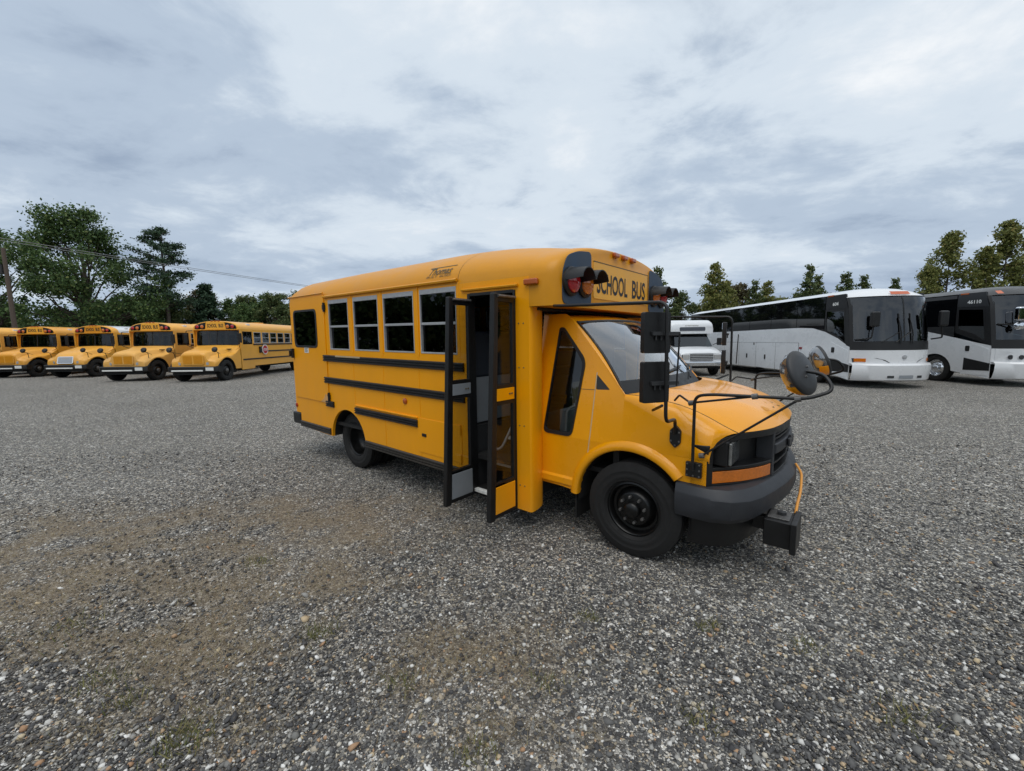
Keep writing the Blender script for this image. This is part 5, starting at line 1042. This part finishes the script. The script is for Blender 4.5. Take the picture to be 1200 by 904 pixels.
wp_ = []
for px, py, sp, k in ((375, 742, 0.05, 90), (215, 868, 0.07, 120), (830, 735, 0.04, 50), (1060, 840, 0.06, 60), (560, 880, 0.05, 60), (690, 725, 0.04, 40), (300, 660, 0.06, 50), (945, 760, 0.05, 40), (470, 800, 0.05, 50), (120, 800, 0.08, 70), (820, 845, 0.05, 50), (150, 820, 0.05, 50), (640, 800, 0.05, 40), (90, 730, 0.1, 60)):
    cx, cy = px_ground(px, py)
    k = int(k * 1.5); wp_ += [(cx + random.Random(i * 7 + px).gauss(0, sp), cy + random.Random(i * 13 + py).gauss(0, sp * 0.8), 0.0) for i in range(k)]
tag(blades('weed', wp_, 0.038, 0.0024, WEED, 0.9), 'small yellow-green weed tufts growing through the gravel', 'weed', kind='stuff')

# ------------------------------------------------------------------ trees
BARK = mat('bark', (0.075, 0.058, 0.045), 0.9, var=0.3, vscale=5, bump=0.4, bscale=12)
LEAF_OAK = island_mat('oak leaves', [(0, (0.042, 0.078, 0.027)), (0.5, (0.082, 0.142, 0.046)), (0.9, (0.142, 0.211, 0.069)), (1, (0.230, 0.252, 0.081))], 0.6, 0.25)
LEAF_PINE = island_mat('pine needles', [(0, (0.020, 0.048, 0.027)), (0.6, (0.044, 0.084, 0.044)), (1, (0.084, 0.133, 0.064))], 0.6, 0.1)
LEAF_WOOD = island_mat('treeline leaves', [(0, (0.046, 0.079, 0.029)), (0.5, (0.096, 0.138, 0.049)), (1, (0.183, 0.191, 0.070))], 0.6, 0.25)
LEAF_RUST = island_mat('turning leaves', [(0, (0.053, 0.051, 0.024)), (0.5, (0.093, 0.083, 0.039)), (1, (0.165, 0.128, 0.057))], 0.6, 0.25)
LEAF_POP = island_mat('poplar leaves', [(0, (0.088, 0.108, 0.031)), (0.5, (0.166, 0.186, 0.051)), (0.9, (0.254, 0.254, 0.078)), (1, (0.370, 0.293, 0.098))], 0.6, 0.3)
def leaves(rg, centres, radii, per, size, flat=0.8, asp=0.62):
    cs = []
    for c, r, k in zip(centres, radii, per):
        p = rg.normal(0, 0.5, (int(k), 3)) * r; p[:, 2] *= flat; cs.append(p + np.array(c))
    C = np.concatenate(cs); n = len(C); nr = rg.normal(0, 1, (n, 3)) + np.array([0, 0, 0.5]); nr /= np.linalg.norm(nr, axis=1)[:, None]
    t = np.cross(nr, rg.normal(0, 1, (n, 3))); t /= np.linalg.norm(t, axis=1)[:, None]; b = np.cross(nr, t); s = (size * rg.uniform(0.55, 1.3, n))[:, None]
    V = np.stack([C - t * s, C + b * s * asp, C + t * s, C - b * s * asp], 1)
    return V.reshape(-1, 3), np.arange(n * 4).reshape(-1, 4)
def limb(mb, a, b, r0, r1, rg, sag=0.1, k=4):
    a, b = Vector(a), Vector(b); l = (b - a).length; pts = []
    for i in range(k + 1):
        t = i / k; p = a.lerp(b, t); j = math.sin(t * math.pi) * sag * l; p += Vector((rg.normal(0, 0.35) * j, rg.normal(0, 0.35) * j, -j * 0.5 + j * t)); pts.append(p)
    mb.tube(pts, [r0 + (r1 - r0) * i / k for i in range(k + 1)], 6, cap=False)
def make_tree(name, kind, h, rad, seed, leafm, n_leaf, size, base=0.22):
    """tree > trunk, crown, built round the origin"""
    rg = np.random.default_rng(seed); root = empty(name, (0, 0, 0)); tb = MB(); cs, rs, per = [], [], []
    if kind == 'broad':
        top = h * 0.62; limb(tb, (0, 0, -0.1), (rg.normal(0, 0.2), rg.normal(0, 0.2), top), h * 0.026, h * 0.010, rg, 0.03, 5)
        nb = int(46 + rad * 9)
        for i in range(nb):
            u = rg.random(); th = rg.random() * 2 * math.pi; z = h * (base + (0.97 - base) * rg.random() ** 0.8); q = (z / h - base) / (0.97 - base)
            env = rad * (0.45 + 0.75 * math.sin(min(1, q * 1.05 + 0.12) * math.pi) ** 0.7) * (0.82 + 0.36 * noise.noise(Vector((math.cos(th) * 1.4, math.sin(th) * 1.4, q * 3 + seed))))
            rr = env * math.sqrt(0.15 + 0.85 * u); c = (rr * math.cos(th), rr * math.sin(th), z); cs.append(c); k = rad * rg.uniform(0.09, 0.22); rs.append(k); per.append(k ** 1.5)
            if i % 2 == 0: limb(tb, (0, 0, max(h * 0.12, z * 0.55 - 0.3)), c, h * 0.008, h * 0.0015, rg, 0.10)
    elif kind == 'pine':
        limb(tb, (0, 0, -0.1), (0.3, 0.1, h), h * 0.018, h * 0.003, rg, 0.015, 6); z = h * base
        while z < h * 0.985:
            q = (z / h - base) / (1 - base); L_ = rad * (0.55 + 0.75 * math.sin(math.pi * (0.18 + 0.80 * q)) ** 1.1) * (1 - 0.45 * q)
            for k in range(4):
                th = rg.random() * 2 * math.pi; l = L_ * rg.uniform(0.5, 1.15); e = Vector((l * math.cos(th), l * math.sin(th), z + l * rg.uniform(-0.12, 0.42)))
                limb(tb, (0.3 * z / h, 0, z), e, 0.07, 0.02, rg, 0.06, 3)
                for t in np.linspace(0.40, 1.05, 5):
                    c = Vector((0, 0, z)).lerp(e, float(t)); cs.append(tuple(c + Vector((0, 0, 0.12)))); k2 = 0.30 + 0.30 * l / rad; rs.append(k2); per.append(k2)
            z += h * 0.052 * rg.uniform(0.8, 1.25)
    elif kind == 'spruce':
        limb(tb, (0, 0, -0.1), (0, 0, h), h * 0.016, 0.02, rg, 0.005, 5)
        for i in range(150):
            q = rg.random() ** 0.75; z = h * (base + (0.99 - base) * (1 - q) ** 1.0); env = rad * (0.06 + 0.94 * (1 - (z / h - base) / (1 - base))); th = rg.random() * 2 * math.pi; rr = env * math.sqrt(rg.random()) * rg.uniform(0.8, 1.15)
            cs.append((rr * math.cos(th), rr * math.sin(th), z - rr * 0.15)); k = 0.28 + 0.22 * env / rad; rs.append(k * rad * 0.4); per.append(k)
    else:  # slender, ascending
        limb(tb, (0, 0, -0.1), (rg.normal(0, 0.15), 0, h), h * 0.013, 0.012, rg, 0.01, 6)
        for i in range(int(70)):
            q = rg.random() ** 0.9; z = h * (base + (1.0 - base) * q); env = rad * (0.25 + 0.95 * math.sin(math.pi * min(0.97, 0.22 + 0.76 * q)) ** 0.9) * (1.05 - 0.55 * q); th = rg.random() * 2 * math.pi; l = env * rg.uniform(0.35, 1.1)
            e = (l * math.cos(th), l * math.sin(th), min(h * 1.02, z + l * 0.7)); limb(tb, (0, 0, z - l * 0.1), e, 0.035, 0.008, rg, 0.05, 2)
            for t in (0.6, 1.0): cs.append((e[0] * t, e[1] * t, z + (e[2] - z) * t)); rs.append(rad * rg.uniform(0.16, 0.30)); per.append(1.0)
    trunk = tb.build('trunk', BARK, root, smooth=60, recalc=False)
    per = np.array(per); per = np.maximum(1, per / per.sum() * n_leaf)
    V, Fq = leaves(rg, cs, rs, per, size, 0.6 if kind == 'pine' else 0.8)
    V[:, 2] = np.maximum(V[:, 2], 0.15)
    cr = bpy.data.objects.new('crown', np_mesh('crown', V, Fq, leafm)); col.objects.link(cr); cr.parent = root
    return root
def put(t, x, y, s=1.0, rz=0.0, label=None, group=None): t.location = (x, y, 0); t.scale = (s, s, s); t.rotation_euler = (0, 0, rz); tag(t, label, 'tree', group); return t
put(make_tree('oak_tree', 'broad', 14.8, 6.4, 3, LEAF_OAK, 34000, 0.135, 0.10), -43.0, 43.0, 1, 0.4, 'tall broad green tree behind the school bus row, biggest on the left')
put(make_tree('oak_tree', 'broad', 14.0, 4.6, 11, LEAF_OAK, 17000, 0.135, 0.2), -51.8, 42.0, 1, 0.0, 'tall leafy tree cut off by the left edge beside the utility pole')
put(make_tree('pine_tree', 'pine', 13.8, 2.5, 9, LEAF_PINE, 12000, 0.11, 0.42), -36.6, 45.0, 1, 1.0, 'tall dark pine with layered branches right of the big green tree')
put(make_tree('spruce_tree', 'spruce', 8.8, 3.0, 8, LEAF_PINE, 9000, 0.17, 0.08), -35.8, 50.0, 1, 0.0, 'dark conical spruce in the treeline right of the tall pine')
wood = [make_tree('broadleaf_tree', 'broad', 7.8, 3.1, 21, LEAF_WOOD, 13000, 0.125, 0.06), make_tree('broadleaf_tree', 'broad', 7.0, 3.0, 22, LEAF_OAK, 12000, 0.125, 0.05), make_tree('broadleaf_tree', 'broad', 7.4, 2.7, 23, LEAF_RUST, 12000, 0.12, 0.06), make_tree('broadleaf_tree', 'broad', 6.4, 2.9, 24, LEAF_POP, 10000, 0.12, 0.05)]
used = set(); GT = 'broadleaf trees of the low treeline behind the parked vehicles'
def wput(k, x, y, s, rz, label):
    t = wood[k] if k not in used else copy_tree(wood[k]); used.add(k); put(t, x, y, s, rz, label, GT)
LT = 'low green tree in the treeline behind the parked school buses'
i_ = 0
for x, y, k, s in ((-62, 50, 0, 0.95), (-56, 47, 1, 0.9), (-50.5, 51, 0, 0.9), (-46, 50, 1, 1.0), (-40.5, 49, 1, 0.95), (-38, 48.5, 0, 0.85), (-32.8, 53, 0, 0.95), (-29.5, 52, 1, 1.05), (-26.2, 53, 0, 1.0), (-23.5, 52, 1, 0.95), (-54.5, 46, 0, 0.75), (-49.0, 46.5, 1, 0.8), (-44.8, 47, 0, 0.8), (-41.8, 46, 1, 0.72), (-31, 50, 1, 0.9), (-27.8, 50, 0, 0.95), (-34.6, 53, 1, 1.0), (-24.5, 50, 0, 0.9)):
    wput(k, x, y, s, i_ * 1.7, LT); i_ += 1
wput(2, -38.6, 53.0, 1.12, 0.3, 'rusty brown-green tree beside the dark spruce in the treeline')
RT = 'low olive tree in the treeline behind the white coach'
for x, y, k, s in ((15.8, 50, 3, 1.05), (19.0, 47, 0, 0.85), (22.8, 47, 3, 1.1), (26.0, 49, 2, 1.05), (28.2, 47, 3, 0.95), (30.6, 48, 3, 0.95), (33.5, 49, 0, 0.85), (37.5, 48, 3, 0.9), (41.5, 47, 0, 0.8)):
    wput(k, x, y, s, i_ * 1.7, RT); i_ += 1
for x, y, k, s in ((-20, 53, 0, 1.0), (-15.5, 54, 1, 1.1), (-11, 52, 0, 0.95), (-6.5, 54, 1, 1.05), (-2, 53, 0, 1.0), (2.5, 54, 3, 1.05), (7, 52, 0, 1.0), (11.5, 53, 1, 0.95)):
    wput(k, x, y, s, i_ * 1.7, 'treeline tree standing behind the short bus'); i_ += 1
pop = [make_tree('slender_tree', 'slender', 8.6, 1.5, 31, LEAF_POP, 5200, 0.13, 0.10), make_tree('slender_tree', 'slender', 8.2, 1.2, 32, LEAF_WOOD, 2600, 0.13, 0.2), make_tree('slender_tree', 'slender', 9.8, 1.9, 33, LEAF_POP, 9000, 0.115, 0.08)]
usedp = set(); GP = 'slender young trees behind the coaches'
for k, x, y, s, lb in ((1, 15.5, 45, 1.08, 'sparse slender tree rising just right of the short bus roof'), (0, 20.1, 42, 1.0, 'dense slender tree left of the coach roof, above the shuttle bus'), (0, 22.0, 43.5, 0.82, 'smaller slender tree beside the dense one above the shuttle bus'),
                       (1, 25.8, 45, 0.9, 'thin slender tree above the rear of the white coach'), (0, 27.7, 46, 0.85, 'short slender tree above the rear half of the white coach'), (1, 29.4, 42, 1.02, 'sparse forked-looking slender tree above the middle of the white coach'),
                       (1, 31.0, 43, 0.92, 'thin slender tree right beside the sparse one above the coach middle'), (1, 33.0, 42, 0.93, 'wispy slender tree above the front half of the white coach'), (1, 35.2, 42.5, 0.90, 'wispy slender tree just above the white coach front roof'), (1, 40.6, 45, 0.9, 'bare wispy treetop between the two coaches'),
                       (2, 34.2, 35, 0.72, 'low bushy tree just left of the charcoal coach roof'), (2, 36.4, 35.5, 1.0, 'tall bushy olive tree above the charcoal coach roof'), (2, 38.4, 34.5, 0.86, 'middle bushy olive tree above the charcoal coach roof'), (2, 40.4, 35, 1.07, 'tallest bushy olive tree at the right edge above the charcoal coach'), (2, 43.2, 35, 1.1, 'bushy olive tree cut off by the right edge')):
    t = pop[k] if k not in usedp else copy_tree(pop[k]); usedp.add(k); put(t, x, y, s, x * 2.3, lb, GP)
# woodland closing the lot behind the camera (it shows only as reflections)
rg = np.random.default_rng(77); cs, rs, per = [], [], []
for i in range(700):
    th = R(153 + 232 * i / 700 + rg.normal(0, 0.4)); d = rg.uniform(46, 54); z = rg.uniform(0.5, 6.5 + 3.5 * noise.noise(Vector((math.cos(th) * 4, math.sin(th) * 4, 1.0))))
    cs.append((d * math.cos(th), d * math.sin(th), z)); rs.append(rg.uniform(1.8, 2.8)); per.append(120)
V, Fq = leaves(rg, cs, rs, per, 0.42); V[:, 2] = np.maximum(V[:, 2], 0.1)
o = bpy.data.objects.new('woodland', np_mesh('woodland', V, Fq, LEAF_OAK)); col.objects.link(o); tag(o, 'dark wood closing off the open side of the gravel lot', 'woodland', kind='stuff')

# ------------------------------------------------------------------ utility poles and wires
POLE = mat('weathered pole wood', (0.10, 0.075, 0.058), 0.9, var=0.25, vscale=3, bump=0.3, bscale=20, streak=8)
def pole(x, y, h, label, arms, lean=0.0):
    p = tag(empty('utility_pole', (x, y, 0)), label, 'pole', 'wooden utility poles')
    MB().tube([(0, 0, -0.2), (lean * 0.5, 0, h * 0.5), (lean, 0, h)], [0.17, 0.15, 0.12], 10).build('shaft', POLE, p, smooth=60)
    if arms: MB().box(-0.9, 0.9, -0.06, 0.06, h - 0.5, h - 0.38).build('crossarm', POLE, p, bevel=0.01)
    else: MB().tube([(lean - 0.28, -0.1, h - 2.0), (lean - 0.28, -0.1, h - 1.3)], 0.16, 10).build('transformer', DGREY, p, smooth=40)
    return p
pole(-39.9, 34.0, 9.35, 'bare wooden utility pole beside the tall trees at the left edge', False, -0.10)
pole(-43.6, 13.0, 10.1, 'wooden utility pole with crossarm carrying the wires, outside the left edge', True)
pole(-13.9, 75.0, 8.6, 'far wooden utility pole with crossarm, hidden behind the short bus', True)
WIRE = mat('dull wire', (0.25, 0.26, 0.27), 0.5)
for k, off in enumerate((-0.8, 0.8)):
    a, b = Vector((-43.6 + off, 13, 9.72)), Vector((-13.9 + off, 75, 8.2)); pts = []
    for i in range(41):
        t = i / 40; p = a.lerp(b, t); p.z -= 4 * t * (1 - t) * (0.25 + 0.12 * k); pts.append(p)
    tag(tube('power_line', WIRE, None, pts, 0.022, 5), ('upper' if k else 'lower') + ' of two thin wires crossing the sky in front of the left trees', 'wire', 'power lines')
